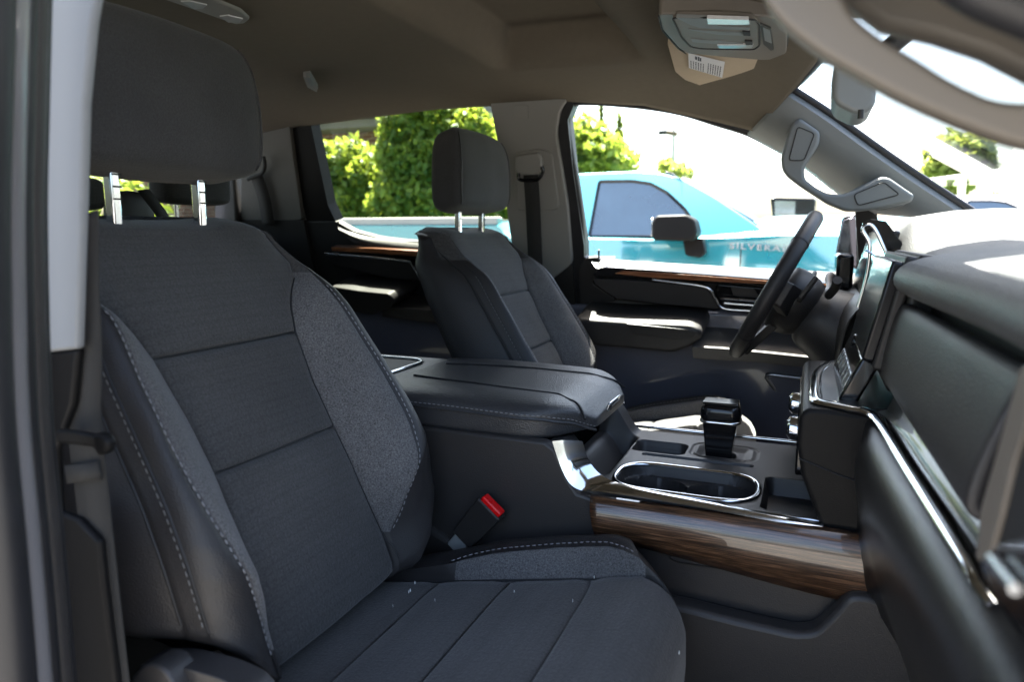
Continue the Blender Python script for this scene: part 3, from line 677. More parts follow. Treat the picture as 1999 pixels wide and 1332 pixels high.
# near B pillar: pale upper trim, dark lower trim, seals, painted flange
def bandpath(pxs, Y): return [at_y(px, py, Y) for px, py in pxs]
def vstrip(name, left, right, Y, thick, m, bevel, parent=cab, Y2=None):
    return prism(name, [at_y(a, b, Y) for a, b in left]+[at_y(a, b, Y2 or Y) for a, b in right[::-1]], (0, thick, 0), m, parent, bevel=bevel)
npil = vstrip('near_pillar_upper', [(85,-160),(72,200),(66,450),(74,690)], [(215,-160),(178,40),(163,200),(157,450),(150,682)], -.735, .008, M_NPIL, .003)
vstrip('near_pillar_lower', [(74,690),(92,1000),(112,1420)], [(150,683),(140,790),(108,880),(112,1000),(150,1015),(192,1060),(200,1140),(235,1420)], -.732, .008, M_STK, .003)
base_ = [(20,-150),(12,200),(9,450),(20,800),(48,1100),(78,1450)]
for nm, dx_, r_, Y, m in (('painted_flange', -4, .0115, -.83, M_FLPALE), ('door_seal', 27, .0085, -.80, M_SEAL), ('door_seal', 48, .009, -.785, M_PLG), ('door_seal', 66, .006, -.77, M_SEAL), ('painted_flange', -44, .014, -.85, M_SEAL)):
    pth = [(a_+dx_, b_) for a_, b_ in base_]
    tube(nm, spline(bandpath(pth, Y), 6), r_, m, cab, n=12)

# ---- near windscreen-pillar grab handle, very close to the lens, and the far one
def handle(cyk, label, m):
    root = empty('grab_handle', (.05, cyk*.70, 1.62), label, 'handle', 'grab handles on the windscreen pillars')
    return root
fh = empty('grab_handle', at_y(1640,330,.68), 'grey grab handle on the far windscreen pillar, above the steering wheel', 'handle', 'grab handles on the windscreen pillars')
Z4 = lambda L: [(1300+x/2.858, y/2.858) for x, y in L]
HO = Z4([(702,690),(745,655),(860,735),(855,800),(800,890),(770,935),(775,1000),(840,1050),(900,1080),(985,1085),(1060,1060),(1200,985),(1245,990),(1390,1090),(1370,1128),(1200,1165),(1080,1180),(1000,1180),(900,1140),(760,1050),(680,990),(648,950),(640,880),(662,800),(682,735)])
hb = prism('handle_bar', fillet([at_y(*p, .645) for p in HO], .008), (0,.026,0), M_APIL, fh, bevel=.009, seg=5)
prism('handle_cover', fillet([at_y(*p, .6435) for p in Z4([(735,705),(830,745),(770,895),(685,895)])], .008), (0,.012,0), M_APIL, fh, bevel=.0015)
prism('handle_cover', fillet([at_y(*p, .6435) for p in Z4([(1048,1085),(1215,1015),(1305,1085),(1070,1148)])], .008), (0,.012,0), M_APIL, fh, bevel=.0015)
for L in ([(735,705),(830,745),(770,895),(685,895)], [(1048,1085),(1215,1015),(1305,1085),(1070,1148)]):
    tube('cover_joint', fillet([at_y(*p, .6432) for p in Z4(L)], .008), .0011, M_DARK, fh, n=6, closed=True)
# dark joint around the feet
for L in ([(690,820),(700,700),(745,655),(860,725),(850,800),(800,880)], [(1000,1080),(1210,975),(1380,1090),(1330,1150),(1180,1180)]):
    prism('foot_plate', fillet([at_y(*p, .686) for p in Z4(L)], .012), (0,.02,0), M_APIL, fh, bevel=.003)
nh = empty('grab_handle', (.03,-.70,1.6), 'blurred brown-grey grab handle very close to the camera at the upper right', 'handle', 'grab handles on the windscreen pillars')
NO = [(1440,-250),(1462,-100),(1492,0),(1532,48),(1600,102),(1760,192),(1900,252),(2010,290),(2150,300),(2300,250),(2250,150),(2100,190),(1999,200),(1940,194),(1860,158),(1790,112),(1720,72),(1668,30),(1642,-20),(1622,-120),(1610,-250)]
prism('handle_bar', fillet([at_y(*p, -.735) for p in NO], .012), (0,.020,0), M_HNDL, nh, bevel=.009, seg=5)
# passenger-side pillar trim behind that handle and door-frame seal in the corner
prism('near_windscreen_pillar', [at_y(*p, -.70) for p in [(1500,-300),(1600,-40),(1720,52),(1825,75),(1923,108),(1999,147),(2200,260),(2300,100),(2200,-300)]], (0, .02, 0), M_HNDL, cab, bevel=.006)
tube('near_door_seal', spline([at_y(*p, -.78) for p in [(1780,-110),(1910,-22),(2010,22),(2100,60)]], 5), .010, M_SEAL, cab)

# ================================================================== OVERHEAD CONSOLE, VISOR, SMALL ROOF ITEMS
Z5 = lambda L: [(1240+x/5.553, y/5.553) for x, y in L]
def zpts(L, Z): return [at_z(a, b, Z) for a, b in L]
oc = empty('overhead_console', at_z(1420,70,1.865), 'overhead console with reading lamps and slots on the brown headliner above the visor', 'overhead console')
prism('console_frame', fillet(zpts(Z5([(252,150),(300,330),(470,520),(560,578),(1000,622),(1380,652),(1560,640),(1640,580),(1650,380),(1560,220),(1440,178),(900,160)]), 1.850), .01), (0,0,.03), M_OCT, oc, bevel=.006)
prism('console_plate', fillet(zpts(Z5([(400,190),(500,400),(600,505),(720,525),(1290,535),(1350,490),(1350,260),(1300,210),(900,190)]), 1.8445), .01), (0,0,.012), M_OCT, oc, bevel=.005)
for L in ([(440,190),(780,200),(900,280),(1240,300),(1240,330),(700,300),(600,270)], [(570,315),(900,340),(1150,350),(1170,385),(900,375),(620,330)], [(600,420),(900,440),(1150,465),(1190,490),(900,478),(620,455)]):
    prism('slot', fillet(zpts(Z5(L), 1.843), .002), (0,0,.006), M_APIL, oc, bevel=.001)
for L in ([(775,200),(1230,215),(1245,262),(1100,268),(790,262)], [(885,490),(1280,488),(1270,520),(910,525)]):
    prism('reading_lamp', fillet(zpts(Z5(L), 1.841), .002), (0,0,.006), M_LENS, oc, bevel=.001)
prism('switch_panel', fillet(zpts(Z5([(1355,260),(1470,310),(1500,540),(1470,550),(1390,480)]), 1.8465), .003), (0,0,.006), M_PLA, oc, bevel=.001)
prism('switch', fillet(zpts(Z5([(1385,300),(1460,335),(1480,470),(1405,440)]), 1.845), .002), (0,0,.004), M_APIL, oc, bevel=.001)
for x, y in ((1205,365),(1230,468)): prism('switch', fillet(zpts(Z5([(x-45,y-22),(x+40,y-18),(x+45,y+24),(x-30,y+20)]), 1.8412), .001), (0,0,.004), M_DARK, oc, bevel=.0005)
tube('frame_joint', fillet(zpts(Z5([(400,190),(500,400),(600,505),(720,525),(1290,535),(1350,490),(1350,260),(1300,210),(900,190)]), 1.8445), .01), .0016, M_DARK, oc, n=6, closed=True)
tube('frame_joint', fillet(zpts(Z5([(252,150),(300,330),(470,520),(560,578),(1000,622),(1380,652),(1560,640),(1640,580),(1650,380),(1560,220),(1440,178),(900,160)]), 1.856), .01), .0022, M_DARK, oc, n=6, closed=True)
vz = empty('sun_visor', at_z(1390,140,1.84), 'beige folded sun visor with white warning label above the driver window', 'sun visor')
prism('visor_board', fillet([at_z(a, b, 1.860-(b-85)/91*.030) for a, b in [(1303,85),(1309,108),(1318,140),(1337,156),(1370,168),(1406,176),(1414,174),(1424,170),(1447,176),(1457,170),(1481,112),(1490,90)]], .005), (0,0,.010), M_VIS, vz, bevel=.003)
lab = [at_z(a, b, 1.8580-(b-85)/91*.030) for a, b in ((1343.5,104),(1415,121),(1410,151.5),(1345,132.5))]
lb = prism('warning_label', lab, (0,0,.001), M_WHT, vz, bevel=0)
def lbl(u, v): return lab[0].lerp(lab[1], u).lerp(lab[3].lerp(lab[2], u), v)
tx = []
def quad(u0, v0, u1, v1, dz=-.0006):
    P = [lbl(u0,v0), lbl(u1,v0), lbl(u1,v1), lbl(u0,v1)]; P = [p+Vector((0,0,dz)) for p in P]
    tx.append((P, [[0,1,2,3]]))
for k in range(13):
    u = .05+k*.07
    v = .30 if k > 5 else .42
    if k in (6,): continue
    while v < .93:
        l_ = rnd.uniform(.05,.12); quad(u, v, u+.028, min(.95, v+l_)); v += l_+.025
quad(.18,.06,.24,.26); quad(.26,.03,.30,.30); quad(.31,.08,.35,.30)
multi('printed_text', tx, M_INK, lb, smooth=False, fixn=False)
tube('visor_clip', [at_z(1455,158,1.838), at_z(1479,164,1.842)], .007, M_VIS, vz, n=12)
prism('headliner_cap', fillet(zpts([(1258,81),(1289,83),(1292,95),(1262,94)], 1.884), .003), (0,0,.012), M_VIS, cab, bevel=.001)
# rear roof lamp
rl = empty('rear_roof_lamp', at_z(420,20,1.875), 'slim rear roof lamp with two clear reading lights above the near headrest', 'roof lamp')
prism('lamp_housing', fillet(zpts([(318,-40),(470,22),(488,38),(478,46),(460,48),(300,-8),(260,-40)], 1.872), .006), (0,0,.03), M_TRIM, rl, bevel=.004)
for L in ([(352,3),(370,2),(405,10),(398,17),(378,18)], [(428,32),(445,30),(475,37),(470,44),(445,44)]):
    prism('reading_lamp', fillet(zpts(L, 1.870), .002), (0,0,.006), M_LENS, rl, bevel=.001)
ch_ = empty('coat_hook', at_z(606,165,1.86), 'small grey coat hook on the dark headliner above the rear window', 'coat hook')
prism('hook_base', fillet(zpts([(592,150),(606,148),(621,172),(618,180),(600,170)], 1.862), .004), (0,0,.03), M_TRIM, ch_, bevel=.003)
prism('hook', fillet(zpts([(597,152),(606,152),(614,166),(606,168)], 1.855), .003), (0,0,.012), M_APIL, ch_, bevel=.002)
# rear-view mirror (back of it)
mr_ = empty('rearview_mirror', at_y(1668,180,0), 'dark rear-view mirror seen from its end against the bright windscreen', 'mirror')
prism('mirror_housing', fillet(ys([(1628,118),(1626,190),(1634,205),(1668,222),(1690,220),(1708,205),(1712,170),(1700,140),(1690,110)], -.06), .008), (.0,.12,.0), M_APIL, mr_, bevel=.008, seg=4)
tube('mirror_button', [at_y(1681,214,-.122), at_y(1680,231,-.122)], .0035, M_PLA, mr_)
tube('mirror_stem', [at_y(1690,130,0), at_y(1740,60,0)+Vector((.06,0,.03))], .012, M_PLA, mr_)
box('sensor_cover', (.03,-.07,1.80), (.11,.07,1.86), M_APIL, cab, bevel=.015)
mk('frit_shade_panel', [(.03,-.17,1.885),(.03,.17,1.885),(.17,.15,1.80),(.21,.0,1.776),(.17,-.15,1.80)], [[0,1,2,3,4]], M_DARK, cab, smooth=False, solid=.003)  # dark panel enlarged around the sensor to cast shade on the dash pad

# ================================================================== SEAT BELTS
def webbing(name, pts, width, wdir, parent, th=.0012):
    P = [Vector(p) for p in pts]; wd = Vector(wdir).normalized()*(width/2)
    return grid(name, [[p-wd, p, p+wd] for p in P], M_WEB, parent, solid=th)
b1 = empty('seat_belt', (-.62,-.68,1.2), 'passenger seat belt hanging beside the near seat with its dark latch tongue', 'seat belt', 'seat belts')
pb = [at_y(*p, -.724) for p in [(158,420),(160,560),(166,700),(165,830),(178,950),(195,1100),(212,1250),(232,1420)]]
webbing('webbing', spline(pb, 6), .036, (1,.1,.25), b1)
prism('latch_tongue', fillet([at_y(*p, -.742) for p in [(104,838),(150,842),(186,850),(202,862),(204,878),(192,884),(176,874),(108,866)]], .006), (0,.006,0), M_STK, b1, bevel=.003)
prism('latch_tongue', fillet([at_y(*p, -.746) for p in [(180,846),(198,850),(209,866),(206,888),(190,892),(182,880)]], .004), (0,.010,0), M_STK, b1, bevel=.004)
webbing('webbing_fold', [at_y(*p, -.728) for p in [(160,905),(163,925),(166,940)]], .036, (1,.1,.2), b1, th=.003)
b2 = empty('seat_belt', at_side(1040,330,.03), 'driver seat belt with grey shoulder guide on the far centre pillar', 'seat belt', 'seat belts')
sidepart('belt_guide', [(1004,304),(1050,297),(1058,312),(1056,335),(1046,342),(1012,342),(1003,330)], .034, .02, M_TRIM, b2, .008, .006)
tube('guide_ring', spline(ss([(1012,338),(1014,350),(1030,352),(1050,350),(1060,335),(1057,325)], .040), 4), .005, M_GLB, b2, n=8)
webbing('webbing', spline(ss([(1036,342),(1040,400),(1043,470),(1046,530)], .036), 4), .042, (1,0,0), b2)
b3 = empty('seat_belt', at_side(505,330,.03), 'rear seat belt on the grey rear pillar left of the rear side window', 'seat belt', 'seat belts')
tube('guide_ring', spline(ss([(484,350),(498,344),(512,338),(517,322),(514,305)], .03), 4), .006, M_DARK, b3, n=8)
webbing('webbing', spline(ss([(500,342),(510,370),(518,400),(524,440)], .025), 4), .05, (1,0,0), b3)
bk = empty('belt_buckle', at_y(935,1020,-.205), 'black seat belt buckle with red release button between near seat and console', 'belt buckle')
c1, c2 = at_y(964,985,-.215), at_y(908,1048,-.205)
d_ = (c1-c2).normalized(); s_ = d_.cross(Vector((0,1,0))).normalized(); L_ = (c1-c2).length
def bkbox(name, t0, t1, hw, hy, m, bev):
    A = c2+d_*(L_*t0); B = c2+d_*(L_*t1)
    P = [A-s_*hw[0], A+s_*hw[0], B+s_*hw[1], B-s_*hw[1]]
    P = [p+Vector((0,-hy,0)) for p in P]; return prism(name, P, (0,2*hy,0), m, bk, bevel=bev)
bkbox('buckle_body', -.05, .93, (.0195,.0225), .011, M_PLA, .003)
bkbox('release_button', .90, 1.02, (.0185,.0185), .0085, M_RED, .0025)
bkbox('buckle_stalk', -.42, -.03, (.013,.014), .004, MATS['grey_pillar_trim'] if False else M_APIL, .003)
tx = []
for k in range(5):
    p = c2+d_*(L_*.30)+s_*(-.007+k*.0032)+Vector((0,-.0115,0))
    tx.append(tube_data([p, p+d_*.0035], .0004, 5))
multi('embossed_text', tx, M_PLG, bk)

# ================================================================== CENTRE CONSOLE
cc = empty('centre_console', (-.2, 0, .80), 'centre console with padded armrest, chrome-edged cup holders and dark wood side panel', 'console')
side = [(-.72,1.207),(-.335,1.205),(-.318,1.195),(-.300,1.155),(-.285,1.135),(-.25,1.128),(.06,1.128),(.10,1.12),(.10,.80),(-.72,.80)]
for s in (-1, 1):
    prism('side_panel', [(x, s*.186, z) for x, z in side], (0, -s*.02, 0), M_PLG, cc, bevel=.005)
def rrect(x, y, cx, cy_, hx, hy, r):
    qx, qy = abs(x-cx)-hx+r, abs(y-cy_)-hy+r
    return math.hypot(max(qx,0), max(qy,0))+min(max(qx,qy),0)-r
CUP = (-.150,-.088,.100,.058,.045)
def deck(x, y):
    z = 1.138
    z += .062*sst(-.268,-.325,x) if x < -.26 else 0
    # centre of the ramp is open and deep
    if x < -.262 and abs(y-.01) < .115: z -= .055*sst(.115,.095,abs(y-.01))*sst(-.262,-.285,x)
    d = rrect(x, y, *CUP); 
    if d < 0:
        c_ = min(math.hypot(x-(CUP[0]+.046), y-CUP[1])-.050, math.hypot(x-(CUP[0]-.046), y-CUP[1])-.050)
        z -= .016*min(1, -d/.004)+.055*max(0, min(1, -c_/.004))*min(1, -d/.004)
        # two round cups with a rib between
    d = rrect(x, y, -.218,.072,.045,.034,.016)
    if d < 0: z -= .022*min(1, -d/.006)
    d = rrect(x, y, -.150,.024,.088,.007,.006)
    if d < 0: z -= .016*min(1, -d/.004)
    d = rrect(x, y, -.113,.086,.050,.040,.02)
    if abs(d) < .0035: z -= .002
    if d < -.006: z -= .006*min(1, (-d-.006)/.012)
    d = rrect(x, y, -.118,.086,.024,.022,.018)
    if d < 0: z -= .010*min(1, -d/.004)
    d = rrect(x, y, .03,-.086,.072,.070,.014)
    if d < 0: z -= .026*min(1, -d/.006)
    return z
xs = sorted(set([round(v,4) for v in np.arange(-.335, .075, .0022)]))
ysd = [round(v,4) for v in np.arange(-.168, .1681, .0022)]
rows = [[Vector((x, y, deck(x, y))) for y in ysd] for x in xs]
for r in rows: r.insert(0, r[0]+Vector((0,-.002,-.01))); r.append(r[-1]+Vector((0,.002,-.01)))
grid('console_deck', rows, M_PLG, cc, sharp=50, fixn=False)
def rr_path(cx, cy_, hx, hy, r, z, n=8):
    return fillet([(cx-hx,cy_-hy,z),(cx+hx,cy_-hy,z),(cx+hx,cy_+hy,z),(cx-hx,cy_+hy,z)], r*1.4, n)
tube('cup_holder_rim', rr_path(CUP[0],CUP[1],CUP[2]+.002,CUP[3]+.002,.045,1.1395), .0042, M_CHR, cc, n=8, closed=True, rz=.003)
for cx_ in (CUP[0]-.046, CUP[0]+.046):
    for a in (20, 200):
        box('cup_grip', (cx_+.044*math.cos(R(a))-.007, CUP[1]+.044*math.sin(R(a))-.008, 1.075), (cx_+.044*math.cos(R(a))+.007, CUP[1]+.044*math.sin(R(a))+.008, 1.116), M_PLA, cc, bevel=.005)
    ring_ = [Vector((cx_+.036*math.cos(a), CUP[1]+.036*math.sin(a), 1.0665)) for a in np.linspace(0, 2*math.pi, 28, endpoint=False)]
    tube('rubber_mat', ring_, .005, M_SEAL, cc, n=6, closed=True, rz=.002)
# edge chrome
def band(name, pr, m, th=.003):
    A = spline([at_y(a, b, Y1) for a, b, Y1, c, d, Y2 in pr], 6); B = spline([at_y(c, d, Y2) for a, b, Y1, c, d, Y2 in pr], 6)
    rows = []
    for p, q in zip(A, B):
        rr = [p.lerp(q, t)+Vector((0,-.0022,.0022))*math.sin(math.pi*t) for t in np.linspace(0,1,6)]
        rows.append([p+Vector((0,.006,-.002))]+rr+[q+Vector((0,.004,-.006))])
    return grid(name, rows, m, cc, sharp=50)
band('chrome_flank', [(1078,862,-.190,1137,862,-.168),(1094,910,-.191,1150,900,-.168),(1112,944,-.192,1170,925,-.170),(1135,958,-.193,1192,938,-.172),(1165,960,-.195,1215,945,-.176),(1260,974,-.196,1275,959,-.180),(1368,992,-.196,1376,978,-.181),(1480,1013,-.196,1486,999,-.181),(1605,1035,-.196,1609,1021,-.181)], M_CHR)
tube('chrome_edge', [(-.262,-.1745,1.1395),(-.1,-.1745,1.1395),(.04,-.1745,1.1395)], .0022, M_CHR, cc, n=8)
tube('chrome_edge', [(-.285,.188,1.139),(-.1,.188,1.139),(.06,.188,1.139)], .003, M_CHR, cc, n=8)
# wood panel on the flank
rows = []
zt_ = [(-.1925,1.137),(-.200,1.1345),(-.207,1.126),(-.2105,1.114),(-.2105,1.100),(-.207,1.088),(-.200,1.076)]
for x in np.linspace(-.262,.12,40):
    drop = .016*sst(-.20,.10,x); sc = sst(-.262,-.245,x)*.5+.5
    cut = .018*(1-sst(-.262,-.245,x))
    rows.append([Vector((x+ (1.137-z)*.16*(1-sst(-.262,-.15,x)), y-.001, 1.143-.003-(1.137-z)*(1.0+.28*sst(-.262,.1,x))- .012*sst(-.262,.12,x)*(1.137-z)/.06)) for y, z in zt_])
grid('wood_panel', rows, M_WOOD, cc, sharp=60, solid=.003, solid_off=-1)
# lower flank with map pocket
zc7 = lambda L: [(1050+x/2.514, 720+y/2.514) for x, y in L]
prism('pocket_lip', fillet(ys([(1150,1150),(1340,1188),(1440,1213),(1550,1238),(1590,1236),(1630,1196),(1656,1162),(1700,1165),(1800,1220),(1900,1500),(1150,1500)], -.222), [.01,.01,.01,.03,.03,.02,.02,.01,.01,0,0]), (0,.034,0), M_PLG, cc, bevel=.01)
prism('pocket_rim', ys(zc7([(640,940),(690,960),(960,1000),(1040,1030),(1110,985),(1180,990),(1150,960),(640,860)]), -.200), (0,.012,0), M_PLA, cc, bevel=.004)
# shifter
sh_ = 'gear_lever'
sb = prism(sh_, fillet([(-.149,.066,1.200),(-.093,.066,1.200),(-.097,.066,1.165),(-.103,.066,1.115),(-.139,.066,1.115),(-.145,.066,1.165)], .006), (0,.044,0), M_GLB, cc, bevel=.009, seg=4)
kn = box('gear_knob', (-.153,.062,1.186), (-.089,.114,1.222), M_GLB, sb, bevel=.013, seg=4)
tube('knob_ring', rr_path(-.121,.088,.0300,.0240,.010,1.192), .0032, M_CHR, sb, n=8, closed=True)
box('knob_cap', (-.150,.068,1.2205), (-.093,.108,1.2245), M_GLB, sb, bevel=.002)
# armrest / lid
lid = []
lx = lambda x: x-.022*sst(-.5,-.27,x)
def lidhalf(x):   # half width along the lid, rounded front corners
    t = sst(-.36,-.262,x); return .176*(1-.0*t)
prof = []
xs_ = list(np.linspace(-.66,-.40,14))+[-.262-.138*(1-math.sin(R(a)))**1.0 for a in range(8, 91, 6)]
rows = []
NL = 44
for i, x in enumerate(xs_):
    k = max(0, (x+.40)/.138); hw = .176*(1-k**3.2*.52)
    ztop = lerpt(x, [-.66,-.5,-.33,-.29,-.262], [1.256,1.256,1.252,1.243,1.222]); zbot = lerpt(x, [-.66,-.33,-.262], [1.198,1.196,1.206])
    row = []
    for j in range(NL):
        a = 2*math.pi*j/NL; ca, sa = math.cos(a), math.sin(a); n_ = 5 if sa > 0 else 10
        r_ = (abs(ca)**n_+abs(sa)**n_)**(-1/n_)
        yy = hw*ca*r_; zc_ = (ztop+zbot)/2+(ztop-zbot)/2*sa*r_
        if sa > .3:   # piping grooves and raised outer pads
            ay = abs(yy+.0)
            pad = lerpt(x, [-.66,-.56,-.33,-.28], [.105,.085,.080,.095])
            zc_ += .004*sst(pad, pad+.02, ay)*sst(-.64,-.54,x)*(1-sst(.15,.176,ay)) 
        row.append(Vector((lx(x), yy, zc_)))
    rows.append(row)
V = [p for r in rows for p in r]; F = []
for i in range(len(rows)-1):
    for j in range(NL): F.append([i*NL+j, i*NL+(j+1) % NL, (i+1)*NL+(j+1) % NL, (i+1)*NL+j])
F.append(list(range(NL))[::-1]); F.append([(len(rows)-1)*NL+j for j in range(NL)])
ar = mk('armrest_lid', V, F, M_LEAG, cc, sharp=85, subsurf=1)
def lidtop(x): return lerpt(x, [-.66,-.5,-.33,-.29,-.262], [1.2565,1.2565,1.2525,1.243,1.222])
for s in (-1, 1):
    sm = []
    for x in list(np.linspace(-.62,-.36,14))+list(np.linspace(-.34,-.272,7)):
        pad = lerpt(x, [-.62,-.56,-.45,-.33,-.29,-.272], [.060,.072,.085,.088,.100,.122])
        sm.append(Vector((lx(x), s*pad, lidtop(x)+.0006-(.004 if x > -.28 else 0))))
    tube('seam_piping', spline(sm, 3), .0020, M_DARK, ar, n=6)
    ed = [Vector((lx(x), s*(.176*(1-max(0,(x+.40)/.138)**3.2*.52)+.0012), lidtop(x)-.021)) for x in list(np.linspace(-.60,-.40,12))+[-.262-.138*(1-math.sin(R(a))) for a in range(8,84,6)]]
    tube('seam_piping', ed, .0022, M_LEAG, ar, n=6)
    stitches('stitching', [p+Vector((0,s*.0002,.0058)) for p in ed], ar, r=.0007, dash=.005, gap=.003)
ltc = prism('lid_latch', fillet([(-0.2835,-.030,1.232),(-0.2835,.040,1.232),(-0.2940,.040,1.200),(-0.2940,-.030,1.200)], .004), (.004,0,0), M_SAT, ar, bevel=.0015)
prism('lid_latch', fillet([(-0.2815,-.022,1.226),(-0.2815,.032,1.226),(-0.2835,.032,1.218),(-0.2835,-.022,1.218)], .002), (.003,0,0), M_PLA, ar, bevel=.001)
# rear cup recess behind the armrest
box('rear_tray', (-.90,-.176,1.19), (-.655,.176,1.245), M_PLA, cc, bevel=.012)
box('rear_tray_recess', (-.86,-.12,1.2455), (-.70,.12,1.2465), M_DARK, cc, bevel=0)
tube('rear_tray_rim', rr_path(-.78,0,.085,.125,.03,1.248), .0028, M_CHR, cc, n=8, closed=True)

# ================================================================== DASHBOARD
da = empty('dashboard', (.2, 0, 1.3), 'black dashboard with chrome line, glovebox, dark wood shelf and sunlit padded top', 'dashboard')
def section_loft(name, Yl, fn, m, parent, sub=0, sharp=50, **kw):
    return grid(name, [[Vector(p) for p in fn(y)] for y in Yl], m, parent, sharp=sharp, subsurf=sub, **kw)
XC = lambda y: lerpt(y, [-.76,-.61,-.51,-.37,-.25,-.19], [.117,.108,.102,.093,.086,.074])
def kneesec(y):
    x = XC(y)
    pr = [(.03,1.284),(.004,1.282),(-.006,1.277),(-.017,1.265),(-.023,1.249),(-.024,1.228),(-.016,1.18),(.004,1.115),(.030,1.05),(.07,.98),(.14,.90)]
    k_ = sst(-.183,-.25,y)
    return [(x+(a if i_ < 2 or i_ > 8 else a*k_-.002), y, z) for i_, (a, z) in enumerate(pr)]
section_loft('knee_bolster', np.linspace(-.76,-.178,20), kneesec, M_LOWD, da, sub=1, solid=.004, solid_off=-1)
# side wall of the centre stack
wall = [(.074,1.284),(.030,1.287),(.008,1.286),(.000,1.277),(-.001,1.24),(.006,1.20),(.028,1.145),(.052,1.10),(.085,1.06),(.13,1.00),(.22,.93),(.30,.93),(.30,1.284)]
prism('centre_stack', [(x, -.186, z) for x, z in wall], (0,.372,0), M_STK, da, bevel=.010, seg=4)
tube('panel_gap', [(.002,-.1872,1.222),(.05,-.1872,1.206),(.085,-.1872,1.197)], .0012, M_DARK, da, n=6)
# chrome line
cl = [(.075,.17,1.289),(.045,.15,1.289),(.024,.06,1.289),(.018,-.06,1.289),(.018,-.130,1.289),(.024,-.160,1.289),(.050,-.176,1.289),(.072,-.186,1.289),(.083,-.205,1.288),(.089,-.25,1.288)]
cl += [(XC(y)+.003, y, 1.287) for y in (-.37,-.51,-.60)] + [(.113,-.628,1.284),(.118,-.64,1.280)]
tube('chrome_accent', spline([Vector(p)+Vector((.0165,.004,.001)) for p in cl[8:]], 6), .0042, M_CHR, da, n=8, rz=.003, up=(0,0,1))
tube('chrome_line', spline(cl, 6), .0088, M_CHR, da, n=10, rz=.0040, up=(0,0,1))
# wood shelf and strip
mk('wood_shelf', [(.026,-.15,1.2915),(.026,.13,1.2915),(.16,.16,1.298),(.16,-.183,1.298),(.075,-.180,1.2915)], [[0,1,2,3,4]], M_WOODB, da, smooth=False, solid=.004, solid_off=-1)
section_loft('wood_strip', np.linspace(-.74,-.185,12), lambda y: [(XC(y)+.006,y,1.286),(XC(y)+.022,y,1.292),(XC(y)+.032,y,1.318),(XC(y)+.036,y,1.36)], M_WOODB, da, solid=.003)
# glovebox
def glovesec(y):
    t = (y+.125)/(-.60+.125)
    xt, xb = .104+.022*t, .092+.012*t
    return [(xb+.030,y,1.322),(xb+.008,y,1.318),(xb-.003,y,1.322),(xb-.006,y,1.334),((xb+xt)/2-.007,y,1.375),(xt-.006,y,1.408),(xt-.001,y,1.417),(xt+.012,y,1.419)]
gb = section_loft('glovebox_lid', [-.612,-.608]+list(np.linspace(-.59,-.135,14)), glovesec, M_LEA, da, sub=1, solid=.012, solid_off=-1)
prism('glovebox_surround', [(.125,-.70,1.30),(.125,-.10,1.30),(.135,-.10,1.44),(.150,-.70,1.44)], (.03,0,0), M_DARK, da, bevel=0)
# pad over the glovebox and the whole top
def padsec(y):
    r = sst(-.02,.10,y); hood = sst(.08,.22,y)*(1-sst(.60,.72,y))
    d = .055*sst(-.16,-.10,y)+.022*sst(-.15,-.60,y)
    b = [(.116,1.428),(.100,1.430),(.090,1.440),(.091,1.454),(.102,1.467),(.135,1.476),(.24,1.487),(.38,1.492),(.52,1.482),(.70,1.455)]
    out = []
    for i, (x, z) in enumerate(b):
        lift = [0,0,.01,.02,.035,.046,.045,.034,.02,0][i]
        out.append((x+d*(1-i/9)+.0*hood, y, z+lift*hood + .010*sst(-.2,.1,y)*(i > 4)))
    return out
section_loft('dash_top_pad', np.linspace(-.78,.78,60), padsec, M_DTOP, da, sub=1, solid=.012, solid_off=-1)
stitches('stitching', [Vector((.36, y, 1.4935+.010*sst(-.2,.1,y)+.036*sst(.08,.22,y)*(1-sst(.60,.72,y)))) for y in np.linspace(-.5,.7,60)], da, m=MATS['thread_dark'], r=.0012, dash=.008, gap=.004)
tube('tweeter_groove', [Vector((.27+.075*math.cos(a), -.42+.13*math.sin(a), 1.4895)) for a in np.linspace(0, 2*math.pi, 36, endpoint=False)], .0028, M_DARK, da, n=6, closed=True)
# end cap and side vent, next to the open door
prism('dash_end_cap', fillet([(.135,-.735,1.0),(.135,-.735,1.425),(.17,-.735,1.455),(.5,-.735,1.45),(.5,-.735,1.0)], .02), (0,.05,0), M_PLG, da, bevel=.008)
prism('dash_side_trim', fillet([at_x(a, b, .097) for a, b in [(1992,712),(1968,800),(1940,900),(1915,985),(1903,1095),(1925,1100),(1950,1010),(1975,900),(2010,800),(2030,712)]], .006), (.03,0,0), M_HNDL, da, bevel=.005)
prism('dash_side_seal', fillet([at_x(a, b, .100) for a, b in [(2000,760),(1975,900),(1950,1010),(1930,1090),(2060,1090),(2060,760)]], .006), (.03,0,0), M_DARK, da, bevel=.003)
sv = prism('side_vent', fillet([at_x(a, b, .075) for a, b in [(1912,1092),(1950,1062),(2030,1045),(2030,1250),(1990,1235),(1930,1150)]], .008), (.03,0,0), M_GLB, da, bevel=.006, seg=4)
tube('vent_trim', [at_x(1935,1092,.072), at_x(1982,1152,.072)], .0022, M_SAT, sv, n=8)
